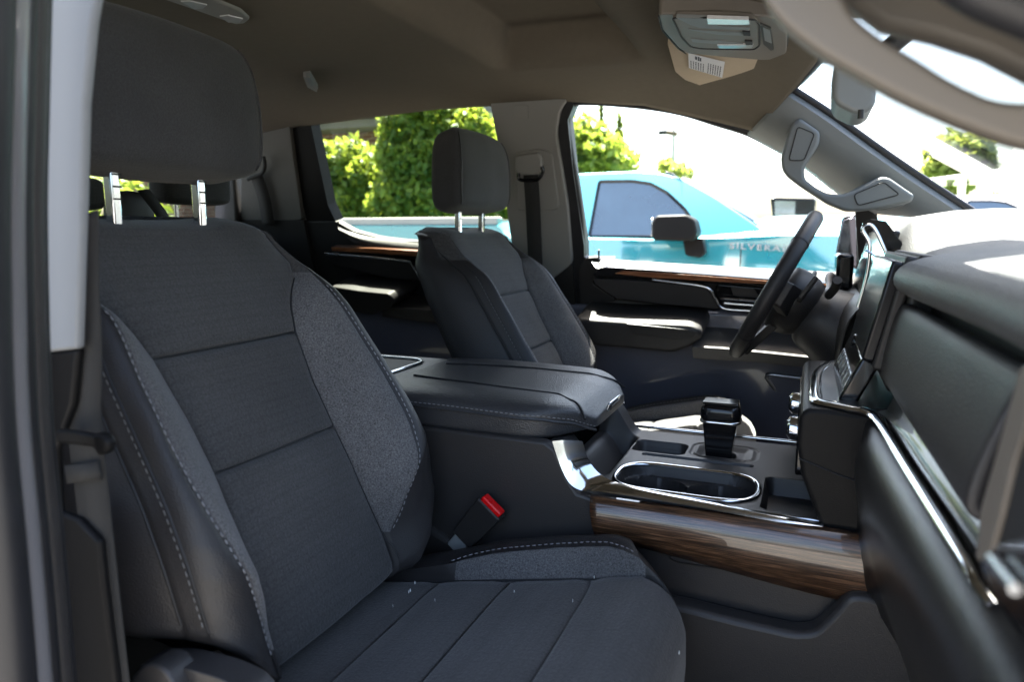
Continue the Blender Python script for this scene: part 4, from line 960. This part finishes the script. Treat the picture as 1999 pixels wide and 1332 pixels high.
# centre display and control panel
def slab(name, x0, z0, x1, z1, ya, yb, th, m, parent, bev=.003):
    d = Vector((x1-x0, 0, z1-z0)).normalized(); nrm = Vector((d.z, 0, -d.x))*th
    P = [Vector((x0,ya,z0)), Vector((x0,yb,z0)), Vector((x1,yb,z1)), Vector((x1,ya,z1))]
    return prism(name, P, nrm, m, parent, bevel=bev)
sc_ = slab('centre_display', .066, 1.345, .092, 1.468, -.150, .10, .016, M_SCR, da, .004)
slab('display_frame', .078, 1.335, .106, 1.474, -.156, .106, .014, M_PLA, da, .004)
slab('display_backing', .094, 1.31, .118, 1.476, -.164, .112, .05, M_PLA, da, .006)
cp = slab('control_panel', .043, 1.291, .068, 1.348, -.146, .10, .022, M_GLB, da, .004)
for k in range(6):
    slab('climate_key', .050+.0, 1.305, .0585, 1.325, -.138+k*.038, -.106+k*.038, .002, M_SAT, cp, .001).location.x -= .0022
kb = at_y(1672,668,.02)
tube('volume_knob', [kb+Vector((.022,0,-.004)), kb+Vector((.004,0,.0)), kb+Vector((.0,0,.0)), kb+Vector((-.004,0,.0006))], [.013,.0135,.0135,.011], M_CHR, da, n=24, sharp=30)
tube('volume_knob', [kb+Vector((-.0035,0,.0006)), kb+Vector((-.006,0,.001))], [.0105,.0095], M_GLB, da, n=24, sharp=30)
for k, (px, py) in enumerate(((1570,838),(1583,790))):
    c0 = at_y(px, py, -.05 if k == 0 else .03); c0.x = -.006
    tube('drive_dial', [c0+Vector((.016,0,-.002)), c0, c0+Vector((-.006,0,0)), c0+Vector((-.009,0,0))], [.017,.0175,.0165,.013], M_CHR, da, n=24, sharp=30)
    tube('drive_dial', [c0+Vector((-.008,0,0)), c0+Vector((-.0105,0,0))], [.012,.011], M_GLB, da, n=24, sharp=30)
prism('dial_panel', fillet([(.012,-.10,1.272),(.012,.12,1.272),(.012,.12,1.17),(.012,-.10,1.17)], .01), (-.014,0,0), M_GLB, da, bevel=.003)
# instrument cluster
cl_ = 'instrument_cluster'
ic = slab(cl_, .090, 1.385, .120, 1.505, .17, .66, .012, M_GLB, da, .004)
hoodp = fillet(ys([(1683,436),(1700,428),(1730,432),(1778,500),(1788,520),(1760,520),(1745,500),(1735,520),(1722,480),(1705,445),(1690,448)], .16), .002)
prism('cluster_hood_end', hoodp, (0,.012,0), M_GLB, da, bevel=.001)
tube('cluster_trim', spline(ys([(1675,600),(1692,540),(1698,480),(1684,450),(1692,440),(1706,444),(1722,476),(1738,520),(1727,560),(1712,640)], .155), 5), .0030, M_CHR, da, n=8)
tube('cluster_trim', ys([(1690,488),(1740,520)], .152), .0018, M_SAT, da, n=6)
pr = []
for k in range(60):
    u, v = rnd.gauss(0,1), rnd.gauss(0,1); p = Vector((.098+.0, .19+abs(u)*.06, 1.43+v*.024)); p.x = .089+(p.z-1.385)*.25
    pr.append(tube_data([p, p+Vector((-.0006,0,0))], [.0008*rnd.uniform(.5,1.3)]*2, 5))
multi('dust_specks', pr, M_DUST, ic)
vt = box('side_air_vent', (.055,.60,1.375), (.09,.73,1.455), M_GLB, da, bevel=.008)
# driver lower dash
section_loft('driver_dash_lower', np.linspace(.19,.78,14), lambda y: [(.13,y,1.40),(.085,y,1.385),(.065,y,1.36),(.055,y,1.32),(.055,y,1.26),(.06,y,1.20),(.085,y,1.12),(.14,y,1.04),(.20,y,1.0)], M_PLA, da, sub=1, solid=.004, solid_off=-1)
# ================================================================== STEERING WHEEL + COLUMN
sw = empty('steering_wheel', (-.06,.45,1.39), 'black leather steering wheel with spokes and thumb controls in front of the far seat', 'steering wheel')
axis = Vector((-.895,0,.445)).normalized()       # faces the driver
upv = Vector((.445,0,.895)).normalized(); sdv = Vector((0,1,0)); wc = Vector((-.062,.45,1.392))
def wp(u, v, d=0): return wc+upv*u+sdv*v+axis*d
ring_ = [wp(.152*math.cos(a), .158*math.sin(a)) for a in np.linspace(0, 2*math.pi, 64, endpoint=False)]
tube('rim', ring_, .0158, M_LEA, sw, n=16, closed=True, rz=.0165, sharp=80)
for a in (50, 130, 230, 310):
    c_ = R(a); p = wp(.152*math.cos(c_), .158*math.sin(c_)); t_ = wp(.152*math.cos(c_+.02), .158*math.sin(c_+.02))
    tube('rim_joint', [p, t_], .0168, M_DARK, sw, n=16)
# hub: domed lozenge behind rim plane
rows = []
for k, (d, sc2) in enumerate(((.012,.35),(.010,.75),(.002,1.0),(-.03,1.02),(-.065,.85),(-.075,.5))):
    rows.append([wp((.062 if math.cos(a) > 0 else .078)*math.cos(a)*sc2-.005, .078*math.sin(a)*sc2, d-.02) for a in np.linspace(0, 2*math.pi, 32, endpoint=False)])
grid('hub', rows, M_PLA, sw, closed_u=True, subsurf=1)
mk('hub', rows[0], [list(range(32))], M_PLA, sw)
for s in (-1, 1):
    pts = [wp(.022, s*.06,-.028), wp(.030, s*.145,-.006), wp(-.020, s*.147,-.006), wp(-.040, s*.06,-.03)]
    prism('spoke', fillet(pts, .006), axis*-.022, M_PLA, sw, bevel=.006)
    pts = [wp(.016, s*.075,-.020), wp(.018, s*.118,-.012), wp(-.022, s*.118,-.012), wp(-.025, s*.075,-.020)]
    prism('thumb_controls', fillet(pts, .006), axis*.006, M_GLB, sw, bevel=.002)
    pts = [wp(.052, s*.075,-.055), wp(.060, s*.105,-.052), wp(.005, s*.105,-.046), wp(-.002, s*.078,-.050)]
    prism('shift_paddle', fillet(pts, .006), axis*-.008, M_PLA, sw, bevel=.003)
prism('lower_spoke', fillet([wp(-.06,-.045,-.03), wp(-.06,.045,-.03), wp(-.15,.028,-.004), wp(-.15,-.028,-.004)], .006), axis*-.018, M_PLA, sw, bevel=.006)
# column cowl
rows = []
for d, r1, r2, dz in ((-.075,.055,.050,0),(-.085,.072,.066,0),(-.13,.078,.076,0),(-.17,.082,.090,-.004),(-.205,.080,.100,-.008)):
    rows.append([wp(r2*math.cos(a)-.02+dz, r1*math.sin(a), d) for a in np.linspace(0, 2*math.pi, 28, endpoint=False)])
co = empty('steering_column', (.06,.45,1.34), 'grey steering column cowl with stalk between the wheel and the instrument cluster', 'steering column')
grid('column_cowl', rows, M_PLG, co, closed_u=True, subsurf=1)
st = spline([wp(.02,.07,-.10), wp(.035,.13,-.10), wp(.05,.18,-.095), wp(.058,.205,-.092)], 4)
tube('stalk', st, [lerpt(i/(len(st)-1), [0,.5,.75,1], [.006,.007,.012,.011]) for i in range(len(st))], M_PLA, co, n=12)
tube('stalk', spline([wp(.035,-.06,-.095), wp(.055,-.10,-.095), wp(.07,-.125,-.09)], 4), .0085, M_PLA, co, n=12)

# ================================================================== REAR BENCH
rb = empty('rear_bench', (-1.5,0,.85), 'dark rear bench seat with sunlit shoulder tops behind the near front seat', 'bench seat')
def puffy(name, cx_, cy_, z0, z1, hw, hd, m, parent, n=3.2):
    rows = []
    for i in range(13):
        t = i/12; e = abs(2*t-1); rr = (1-e**5)**(1/2.5) if e < 1 else .0
        rows.append([Vector((cx_+hd*(.5+.5*rr)*math.copysign(abs(math.cos(a))**(2/n), math.cos(a)), cy_+hw*(.72+.28*rr)*math.copysign(abs(math.sin(a))**(2/n), math.sin(a)), z0+(z1-z0)*t)) for a in np.linspace(0, 2*math.pi, 28, endpoint=False)])
    V = [p for r in rows for p in r]; F = []
    for i in range(12):
        for j in range(28): F.append([i*28+j, i*28+(j+1) % 28, (i+1)*28+(j+1) % 28, (i+1)*28+j])
    F.append(list(range(28))[::-1]); F.append([12*28+j for j in range(28)])
    return mk(name, V, F, m, parent, sharp=80, subsurf=1)
for cy_, hw in ((.47,.24),(0,.20),(-.47,.24)): puffy('backrest', -1.60, cy_, .95, 1.535, hw, .10, M_LEA, rb, 5)
box('bench_cushion', (-1.55,-.72,.88), (-1.05,.72,1.08), M_FAB, rb, bevel=.04)
for cy_, z0, z1, hw in ((.345,1.572,1.672,.115),(-.02,1.548,1.625,.09),(-.45,1.572,1.672,.115)):
    h_ = puffy('headrest', -1.52, cy_, z0, z1, hw, .05, M_FAB, rb)
    for s in (-1, 1): tube('headrest_post', [(-1.53,cy_+s*.045,1.50),(-1.53,cy_+s*.045,z0+.02)], .006, M_CHR, h_, n=8)
puffy('middle_backrest', -1.49, .125, 1.3, 1.600, .055, .03, M_LEA, rb, 5)
webbing('webbing', [(-1.445,.13,1.60),(-1.42,.15,1.55),(-1.40,.17,1.48)], .035, (0,1,.1), rb)

# ================================================================== OUTSIDE: OWN DOOR MIRROR
om = empty('door_mirror', at_y(1652,470,1.0), 'own door mirror beyond the driver window reflecting bright paving', 'mirror')
prism('mirror_shell', fillet([at_y(a, b, 1.0) for a, b in [(1643,424),(1672,416),(1684,420),(1690,520),(1672,528),(1636,506),(1630,496)]], .01), (.05,.16,0), M_GLB, om, bevel=.006)
prism('mirror_glass', fillet([at_y(a, b, .992) for a, b in [(1646,430),(1671,423),(1672,520),(1640,502),(1634,492)]], .006), (.0,.004,0), mat('own_mirror_silver', (.30,.30,.36), .06, metal=1, noise_scale=3), om, bevel=.001)

# ================================================================== NEIGHBOUR PICKUP (teal)
YT = 3.6
def truck(name, off, paint, label, dx=0, tow=False, text=True):
    tr = empty(name, (-.9+dx, YT+off+1, 0), label, 'pickup truck')
    Y0 = YT+off; sh3 = lambda L: [(x+dx, z) for x, z in L]
    Wd = 2.0
    # cab greenhouse as loft across its width with tumblehome
    xs1 = sh3([(-1.98,1.46),(-1.95,1.60),(-1.90,1.80),(-1.84,1.89),(-1.65,1.92),(-1.15,1.925),(-.97,1.905),(-.82,1.86),(-.60,1.735),(-.36,1.575),(-.20,1.46)])
    body = sh3([(-5.4,.62),(-5.4,1.50),(-3.06,1.475),(-3.0,1.46),(-.9,1.455),(-.1,1.45),(.55,1.43),(1.0,1.395),(1.22,1.33),(1.28,1.10),(1.27,.62),(.9,.55),(-5.1,.55)])
    bodyf = fillet([(x, 0, z) for x, z in body], .06)
    P = []
    for y, inset in ((0,.03),(.02,.0),(.06,.0),(Wd-.06,.0),(Wd-.02,.0),(Wd,.03)): pass
    rows = []
    cxm, czm = -2+dx, 1.0
    n = len(bodyf)
    for y, sc in ((.0,.0),(.0,1.0)): pass
    # flank profile: slightly convex with a shoulder crease
    def flank(z): return .035*abs((z-1.05)/.45)**2.2
    rows = []
    ztop = lambda x: lerpt(x-dx, [-5.4,-2.05,-1.98,-.9,-.1,.55,1.0,1.22,1.28], [1.57,1.56,1.48,1.465,1.50,1.485,1.44,1.36,1.12])
    def hood(x): return .085*sst(-.6,-.25,x-dx)*(1-sst(.8,1.25,x-dx))
    for x in list(np.linspace(-5.4,-2.06,12))+list(np.linspace(-1.98,1.28,24)):
        x += dx; zt2 = ztop(x); rr = []
        for z in (.50,.62,.80,.98,1.10,1.22,1.33): rr.append((flank(z), min(z, zt2-.05)))
        crease = .012
        rr += [(flank(1.33)+crease, zt2-.045), (flank(1.4)+.006, zt2-.012), (.06, zt2+.004), (.14, zt2+.018+hood(x)*.5), (.26, zt2+.026+hood(x)*.85), (.42, zt2+.03+hood(x)), (1.0, zt2+.035+hood(x)*1.15)]
        L = [(Y0+a, z) for a, z in rr]; Rr = [(Y0+Wd-a, z) for a, z in rr[:-1]][::-1]
        rows.append([Vector((x, a, z)) for a, z in L+Rr])
    V = [p for r in rows for p in r]; nc = len(rows[0]); F = []
    for i in range(len(rows)-1):
        for j in range(nc-1): F.append([i*nc+j, i*nc+j+1, (i+1)*nc+j+1, (i+1)*nc+j])
    F.append(list(range(nc))); F.append([(len(rows)-1)*nc+j for j in range(nc)])
    mk('body', V, F, paint, tr, sharp=40)
    if True:   # open bed: dark tray, rails coloured pale to stand in for sun on them
        box('bed_tray', (-5.3+dx, Y0+.12, 1.55), (-2.12+dx, Y0+Wd-.12, 1.60), M_DARK, tr, bevel=.01)
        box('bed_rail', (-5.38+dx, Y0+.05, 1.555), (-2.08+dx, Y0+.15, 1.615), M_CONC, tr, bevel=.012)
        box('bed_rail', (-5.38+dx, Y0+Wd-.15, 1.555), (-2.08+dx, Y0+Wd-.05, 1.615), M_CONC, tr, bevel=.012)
    gh = fillet([(x, 0, z) for x, z in xs1], .05)
    def tum(z): return .06+.21*max(0, z-1.46)/.46
    V = []; F = []; G = []
    for s in (0, 1):
        for p in gh:
            a = tum(p.z)+ (0 if p.z < 1.86 else .05); V.append(Vector((p.x, Y0+a if s == 0 else Y0+Wd-a, p.z)))
    n = len(gh)
    top0 = []
    F += [[i, (i+1) % n, n+(i+1) % n, n+i] for i in range(n)] + [list(range(n))[::-1], list(range(n, 2*n))]
    cb = mk('cab', V, F, paint, tr, sharp=35, bevel=.06)
    for s in (0, 1):
        for nm, L in (('front_window', [(-1.40,1.475),(-1.385,1.855),(-1.15,1.852),(-1.02,1.83),(-.90,1.765),(-.78,1.66),(-.70,1.56),(-.665,1.475)]),):
            pts = [Vector((x+dx, (Y0+tum(z)-.004) if s == 0 else (Y0+Wd-tum(z)+.004), z)) for x, z in L]
            w_ = prism(nm, fillet(pts, .02), (0, .012 if s == 0 else -.012, 0), M_TRUCKGLASS, tr, bevel=0)
            tube('window_surround', fillet(pts, .02), .012, M_GLB, w_, n=6, closed=True)
            tube('belt_strip', [pts[0]+Vector((0,-.006 if s == 0 else .006,-.014)), pts[-1]+Vector((0,-.006 if s == 0 else .006,-.014))], .007, M_CHR, w_, n=6)
    # windscreen
    mk('windscreen', [Vector((x+dx, y, z)) for x, y, z in ((-.25,Y0+.14,1.50),(-.25,Y0+Wd-.14,1.50),(-.80,Y0+Wd-.30,1.850),(-.80,Y0+.30,1.850))], [[0,1,2,3]], M_TRUCKGLASS, tr, solid=.004, solid_off=1).location.z = .012
    # door shut lines, handle
    for x in (-1.46, -.40): tube('door_gap', [Vector((x+dx, Y0+flank(z)-.0015, z)) for z in (.65,.8,.98,1.1,1.22,1.33,1.40)], .004, M_DARK, tr, n=6)
    for x in (-1.40,): tube('door_handle', [Vector((x+dx+a, Y0-.02, 1.33)) for a in (0,.05,.15,.2)], .014, M_CHR, tr, n=8)
    for s in (0, 1):
        yb = Y0-.02 if s == 0 else Y0+Wd+.02; sg = -1 if s == 0 else 1
        hh = .30 if tow else .17
        mir = prism('wing_mirror', fillet([Vector((x+dx, yb+sg*.06, z)) for x, z in [(-.90,1.455),(-.905,1.57),(-.88,1.605),(-.70,1.61),(-.65,1.58),(-.63,1.50),(-.66,1.45)]], .02), (0, sg*.20, 0), M_MIRB, tr, bevel=.025, seg=4)
        prism('mirror_arm', fillet([Vector((x+dx, yb+sg*.0, z)) for x, z in [(-.74,1.46),(-.62,1.47),(-.60,1.38),(-.63,1.345),(-.72,1.36)]], .015), (0, sg*.10, 0), M_MIRB, mir, bevel=.01)
        prism('mirror_glass', fillet([Vector((-.906+dx, yb+sg*a, z)) for a, z in ((.08,1.475),(.24,1.475),(.24,1.59),(.08,1.59))], .02), (-.004,0,0), M_CHR, mir, bevel=0)
    # wheels
    for x in (.45,-4.0):
        for y in (Y0+.03, Y0+Wd-.30):
            wr = [(.20,.0),(.36,.0),(.40,.03),(.41,.08),(.41,.20),(.40,.25),(.36,.27),(.20,.27)]
            rw = [[Vector((x+dx+r_*math.cos(a), y+q, .41+r_*math.sin(a))) for r_, q in wr] for a in np.linspace(0, 2*math.pi, 33)]
            wh = grid('wheel', rw, M_TYRE, tr, sharp=40)
            rw = [[Vector((x+dx+r_*math.cos(a), y+q, .41+r_*math.sin(a))) for r_, q in ((.0,.06),(.06,.05),(.08,.09),(.19,.10),(.235,.02),(.235,.26))] for a in np.linspace(0, 2*math.pi, 33)]
            grid('rim', rw, M_SAT, wh, sharp=30)
    ant = tube('roof_antenna', [Vector((-.98+dx, Y0+1.0, 1.915)), Vector((-1.02+dx, Y0+1.0, 1.95)), Vector((-1.07+dx, Y0+1.0, 1.965))], [.045,.03,.006], M_GLB, tr, n=10, rz=.012)
    prism('headlamp', fillet([Vector((x+dx, Y0+.02, z)) for x, z in ((.95,1.30),(1.24,1.26),(1.27,1.10),(1.05,1.14))], .02), (0,-.012,0), M_LENS, tr, bevel=.004)
    box('grille', (1.25+dx, Y0+.25, .75), (1.31+dx, Y0+Wd-.25, 1.25), M_GLB, tr, bevel=.02)
    box('front_bumper', (1.20+dx, Y0+.03, .45), (1.40+dx, Y0+Wd-.03, .72), M_CHR, tr, bevel=.05)
    if text:
        cu_ = bpy.data.curves.new('t', 'FONT'); cu_.body = 'SILVERADO'; cu_.size = .070; cu_.extrude = .004; cu_.space_character = 1.25; cu_.offset = .0015
        to = bpy.data.objects.new('t', cu_); COL.objects.link(to)
        dg = bpy.context.evaluated_depsgraph_get(); me = bpy.data.meshes.new_from_object(to.evaluated_get(dg)); bpy.data.objects.remove(to)
        M_ = Matrix.Translation(Vector((-.47+dx, Y0+.004, 1.405))) @ Matrix.Rotation(R(3), 4, 'Y') @ Matrix.Rotation(R(90), 4, 'X')
        vv = [M_ @ Vector((v.co.x*1.0, v.co.y*.72, v.co.z)) for v in me.vertices]
        mk('badge_lettering', vv, [list(p.vertices) for p in me.polygons], M_SAT, tr, smooth=False)
        prism('hood_vent', [Vector((x+dx, Y0+.30, z)) for x, z in ((-.33,1.47+.02),(-.08,1.485),(-.05,1.478),(-.3,1.462))], (0,.03,0), M_DARK, tr, bevel=0)
    return tr
M_TRUCKGLASS = mat('dark_window_glass', (.05,.085,.11), .05, coat=1, spec=.9, noise_scale=3, noise_amt=.5)
M_TRUCKGLASS.node_tree.nodes['Principled BSDF'].inputs['Coat IOR'].default_value = 2.0
truck('pickup_truck', 0, M_TEAL, 'teal pickup truck parked alongside, seen through the driver window')
wt = truck('pickup_truck', 4.6, M_WPAINT, 'white pickup truck parked beyond the teal one, mostly lost in glare', dx=3.0, text=False)
# the dark towing mirror seen above the steering wheel belongs to that white truck
wc_ = [at_y(a, b, YT+4.45) for a, b in [(1503,388),(1510,385),(1592,387),(1590,434),(1508,432)]]
tm = prism('towing_mirror', fillet(wc_, .03), (.02,.14,0), M_GLB, wt, bevel=.02)
prism('mirror_glass', fillet([at_y(a, b, YT+4.44) for a, b in [(1512,392),(1553,393),(1551,427),(1513,424)]], .02), (0,.005,0), mat('mirror_silver', (.35,.4,.42), .06, metal=1, noise_scale=3), tm, bevel=0)

# ================================================================== FOLIAGE
def leafcloud(name, blobs, n, size, m, parent, seed=1, aspect=.6, droop=0):
    rg = np.random.RandomState(seed); tot = sum(b[3]*b[4]*b[5] for b in blobs); V = []; F = []
    for (cx_, cy_, cz_, rx, ry, rz) in blobs:
        k = max(20, int(n*rx*ry*rz/tot))
        d = rg.normal(size=(k,3)); d /= np.linalg.norm(d, axis=1)[:,None]
        rad = rg.uniform(.35, 1.0, k)**.45*(1+.16*np.sin(d[:,0]*7+cx_*3)+.13*np.sin(d[:,2]*9+d[:,1]*6))
        P = np.stack([cx_+d[:,0]*rad*rx, cy_+d[:,1]*rad*ry, cz_+d[:,2]*rad*rz], 1)
        for p in P:
            s = size*rg.uniform(.55,1.3); a = rg.normal(size=3); a /= np.linalg.norm(a)
            b_ = rg.normal(size=3); b_ -= a*(a@b_); b_ /= np.linalg.norm(b_); c_ = np.cross(a, b_)
            i = len(V); w_ = s*aspect*.5
            V += [p-a*s*.5, p+b_*w_-a*s*.08+c_*s*.08, p+a*s*.5, p-b_*w_-a*s*.08+c_*s*.08]
            F.append([i,i+1,i+2,i+3])
    return mk(name, [tuple(v) for v in V], F, m, parent, smooth=False, fixn=False)
def plant(kind, base, blobs, n, size, m, label, cat='bush', group=None, seed=1, stems=3, sr=.03):
    t = empty(kind, base, label, cat, group); rg = random.Random(seed); parts = []
    for k in range(stems):
        b_ = blobs[k % len(blobs)]; e = Vector((b_[0]+rg.uniform(-.2,.2), b_[1]+rg.uniform(-.1,.2), b_[2]+b_[5]*.4)); s0 = Vector(base)+Vector((rg.uniform(-.15,.15),rg.uniform(-.1,.1),0))
        mid = s0.lerp(e,.5)+Vector((rg.uniform(-.1,.1),0,0)); parts.append(tube_data(spline([s0, mid, e], 5), [sr*(1-.7*i/10) for i in range(11)], 7))
    multi('trunk', parts, M_BARK, t)
    leafcloud('crown', blobs, n, size, m, t, seed)
    return t
def at_d(px, py, Y): return at_y(px, py, Y)
YB = 8.6
# broad-leaved bushes seen through the rear side window
def blobs_px(L, Y):
    out = []
    for px, py, r, ry in L:
        c_ = at_y(px, py, Y); q = at_y(px+r, py, Y); rr = (q-c_).length*.9
        out.append((c_.x, c_.y, c_.z, rr, ry, rr*1.05))
    return out
plant('bush', (*at_y(560,330,7.9).xy, 0), blobs_px([(560,350,45,.5),(500,370,60,.5),(600,370,60,.5),(520,420,60,.5),(620,440,55,.5)], 7.9), 5000, .115, M_LEAF, 'broad-leaved bush at the left edge of the rear window, below the brick wall', group='bushes behind the teal truck', seed=3)
plant('bush', (*at_y(670,400,7.9).xy, 0), blobs_px([(645,318,36,.5),(690,312,36,.5),(660,365,50,.5),(700,395,55,.5),(650,420,50,.5),(725,345,40,.5)], 7.9), 9500, .115, M_LEAF, 'lower bright green bush in front of the brick house, left of the taller one', group='bushes behind the teal truck', seed=4)
plant('bush', (*at_y(830,420,7.6).xy, 0), blobs_px([(800,235,50,.6),(860,220,60,.6),(800,310,62,.6),(880,300,70,.6),(820,380,70,.6),(900,390,60,.6),(770,400,45,.5),(920,260,50,.5)], 7.6), 17000, .12, M_LEAF, 'tall sunlit broad-leaved bush filling the middle of the rear side window', group='bushes behind the teal truck', seed=5, stems=5)
plant('bush', (*at_y(1000,400,8.2).xy, 0), blobs_px([(960,330,50,.5),(1010,330,60,.6),(980,410,60,.5),(1050,380,60,.5)], 8.2), 2600, .15, M_LEAF, 'bush behind the far headrest and centre pillar', group='bushes behind the teal truck', seed=6)
plant('tree', (*at_y(1150,400,11).xy, 0), blobs_px([(1150,270,38,.8),(1180,300,40,.8),(1140,330,40,.8),(1200,330,30,.6),(1225,315,20,.5)], 11), 5200, .14, M_LEAF, 'round green tree above the teal truck cab, left in the driver window', 'tree', seed=7, sr=.06)
plant('bush', (*at_y(1310,400,14).xy, 0), blobs_px([(1300,325,16,.5),(1325,332,14,.5),(1345,338,10,.4)], 14), 500, .14, M_LEAFP, 'small pale shrub just above the roof of the teal truck', seed=8)
for (px, py0, py1, wpx, lab_) in ((1174,202,290,6,'thin conifer tip above the round green tree'), (1208,222,330,13,'dark pointed conifer right of the round green tree')):
    Yc = 16; t = empty('conifer', (*at_y(px, 400, Yc).xy, 0), lab_, 'tree'); b0 = at_y(px, py1, Yc); b1_ = at_y(px, py0, Yc)
    tube('trunk', [Vector((b0.x,b0.y,0)), b1_], [.12,.02], M_BARK, t, n=8)
    wr = wpx/F_PX*17.5; bl = []
    for k in range(7):
        q = b0.lerp(b1_, k/7.0+.07); r_ = wr*(1-.75*(k/7.0)**1.5); bl.append((q.x,q.y,q.z,r_,r_,(b1_.z-b0.z)/9))
    bl.append((b0.x,b0.y,b0.z*.5,wr*1.2,wr*1.2,b0.z*.5)); leafcloud('crown', bl, 3000, .12, M_CONI, t, 9)
# right-hand side: tree and shrubs through the windscreen
plant('tree', (*at_y(1865,400,16).xy, 0), blobs_px([(1850,300,42,1),(1890,295,40,1),(1870,340,46,1),(1825,330,26,.8),(1915,330,26,.8)], 16), 3400, .24, M_LEAFP, 'hazy pale green tree seen through the windscreen at the right edge', 'tree', seed=11, sr=.1)
for k, (px, py, r, lab_) in enumerate(((1850,395,26,'low green shrub under the pale tree, at the windscreen pillar'),(1895,405,28,'low shrub between the two white posts in the windscreen'),(1945,400,26,'darker green shrub near the right edge above the dash'),(1990,410,30,'pale shrub cut by the right edge above the dash'),(2050,410,40,'shrub just past the right edge of the picture'))):
    plant('shrub', (*at_y(px, 420, 13+k*.4).xy, 0), blobs_px([(px,py,r,.6),(px+12,py+25,r,.6),(px-12,py+30,r,.6)], 13+k*.4), 1500, .15, M_LEAFP if k != 2 else M_LEAF, lab_, 'shrub', 'shrubs beyond the windscreen', seed=20+k, sr=.04)
# carport: white posts with a pale canopy
cpx = empty('canopy', (*at_y(1905,380,12).xy, 0), 'pale open canopy on two white posts under the hazy tree', 'canopy')
for px in (1876,1912): 
    p = at_y(px, 380, 12); box('post', (p.x-.05,p.y-.05,0), (p.x+.05,p.y+.05,2.34), M_WPAINT, cpx, bevel=.01)
p = at_y(1905,350,12); prism('canopy_roof', [(p.x-.9,p.y-.6,2.28),(p.x+.2,p.y-.6,2.42),(p.x+1.4,p.y-.6,2.34)], (0,2.0,0), M_WPAINT, cpx, bevel=.02)
# pole with lamp and camera
po = empty('utility_pole', (*at_y(1314,330,15).xy, 0), 'slim pole carrying a lamp arm, above the teal truck roof', 'pole')
p0 = at_y(1314,330,15); p1 = at_y(1316,238,15)
tube('pole', [Vector((p0.x,p0.y,0)), p0, p1], [.10,.055,.03], M_CONC, po, n=8)
tube('bracket', [at_y(1302,258,15), at_y(1322,262,15)], .05, M_BARK, po, n=8)
box('lamp_head', tuple(at_y(1289,263,15)-Vector((.04,.06,.0))), tuple(at_y(1298,254,15)+Vector((.04,.06,0))), M_DARK, po, bevel=.02)
# brick house
ho = empty('brick_house', (-9,11.5,0), 'brown brick house with blue-white downpipe and pale soffit behind the bushes', 'house')
hx1 = at_y(790,230,10.5).x
box('brick_wall', (-14,10.5,0), (hx1,15,4.2), M_BRICK, ho, bevel=.01)
e0 = at_y(640,228,10.0)
prism('soffit', [Vector((-14.5,9.9,3.34)), Vector((-14.5,10.5,3.34)), Vector((hx1+.3,10.5,3.34)), Vector((hx1+.3,9.9,3.34))], (0,0,.14), M_SOF, ho, bevel=.01)
prism('roof', [Vector((-14.5,9.8,3.50)), Vector((-14.5,15.6,3.50)), Vector((-14.5,12.7,5.2))], (hx1+15,0,0), M_PLG, ho, bevel=.01)
p = at_y(616,240,10.4); tube('downpipe', [Vector((p.x,10.4,0)), Vector((p.x,10.4,3.1))], .07, M_WPAINT, ho, n=8)
p = at_y(722,250,10.4); box('window_frame', (p.x-.12,10.42,1.6), (p.x+.5,10.5,2.75), M_WPAINT, ho, bevel=.01); 
box('window_pane', (p.x-.06,10.40,1.68), (p.x+.44,10.418,2.68), M_TRUCKGLASS, ho, bevel=0)

plant('bush', (-7.5,2.6,0), [(-7.5,2.0,1.6,1.2,1.2,1.1),(-7.8,3.2,1.8,1.3,1.2,1.1),(-7.4,4.2,1.6,1.1,1.1,1.0),(-7.2,1.0,1.5,1.0,1.0,.9)], 9000, .15, M_LEAF, 'sunlit bush behind the rear window glass, seen between the headrest posts', group='bushes behind the teal truck', seed=31)
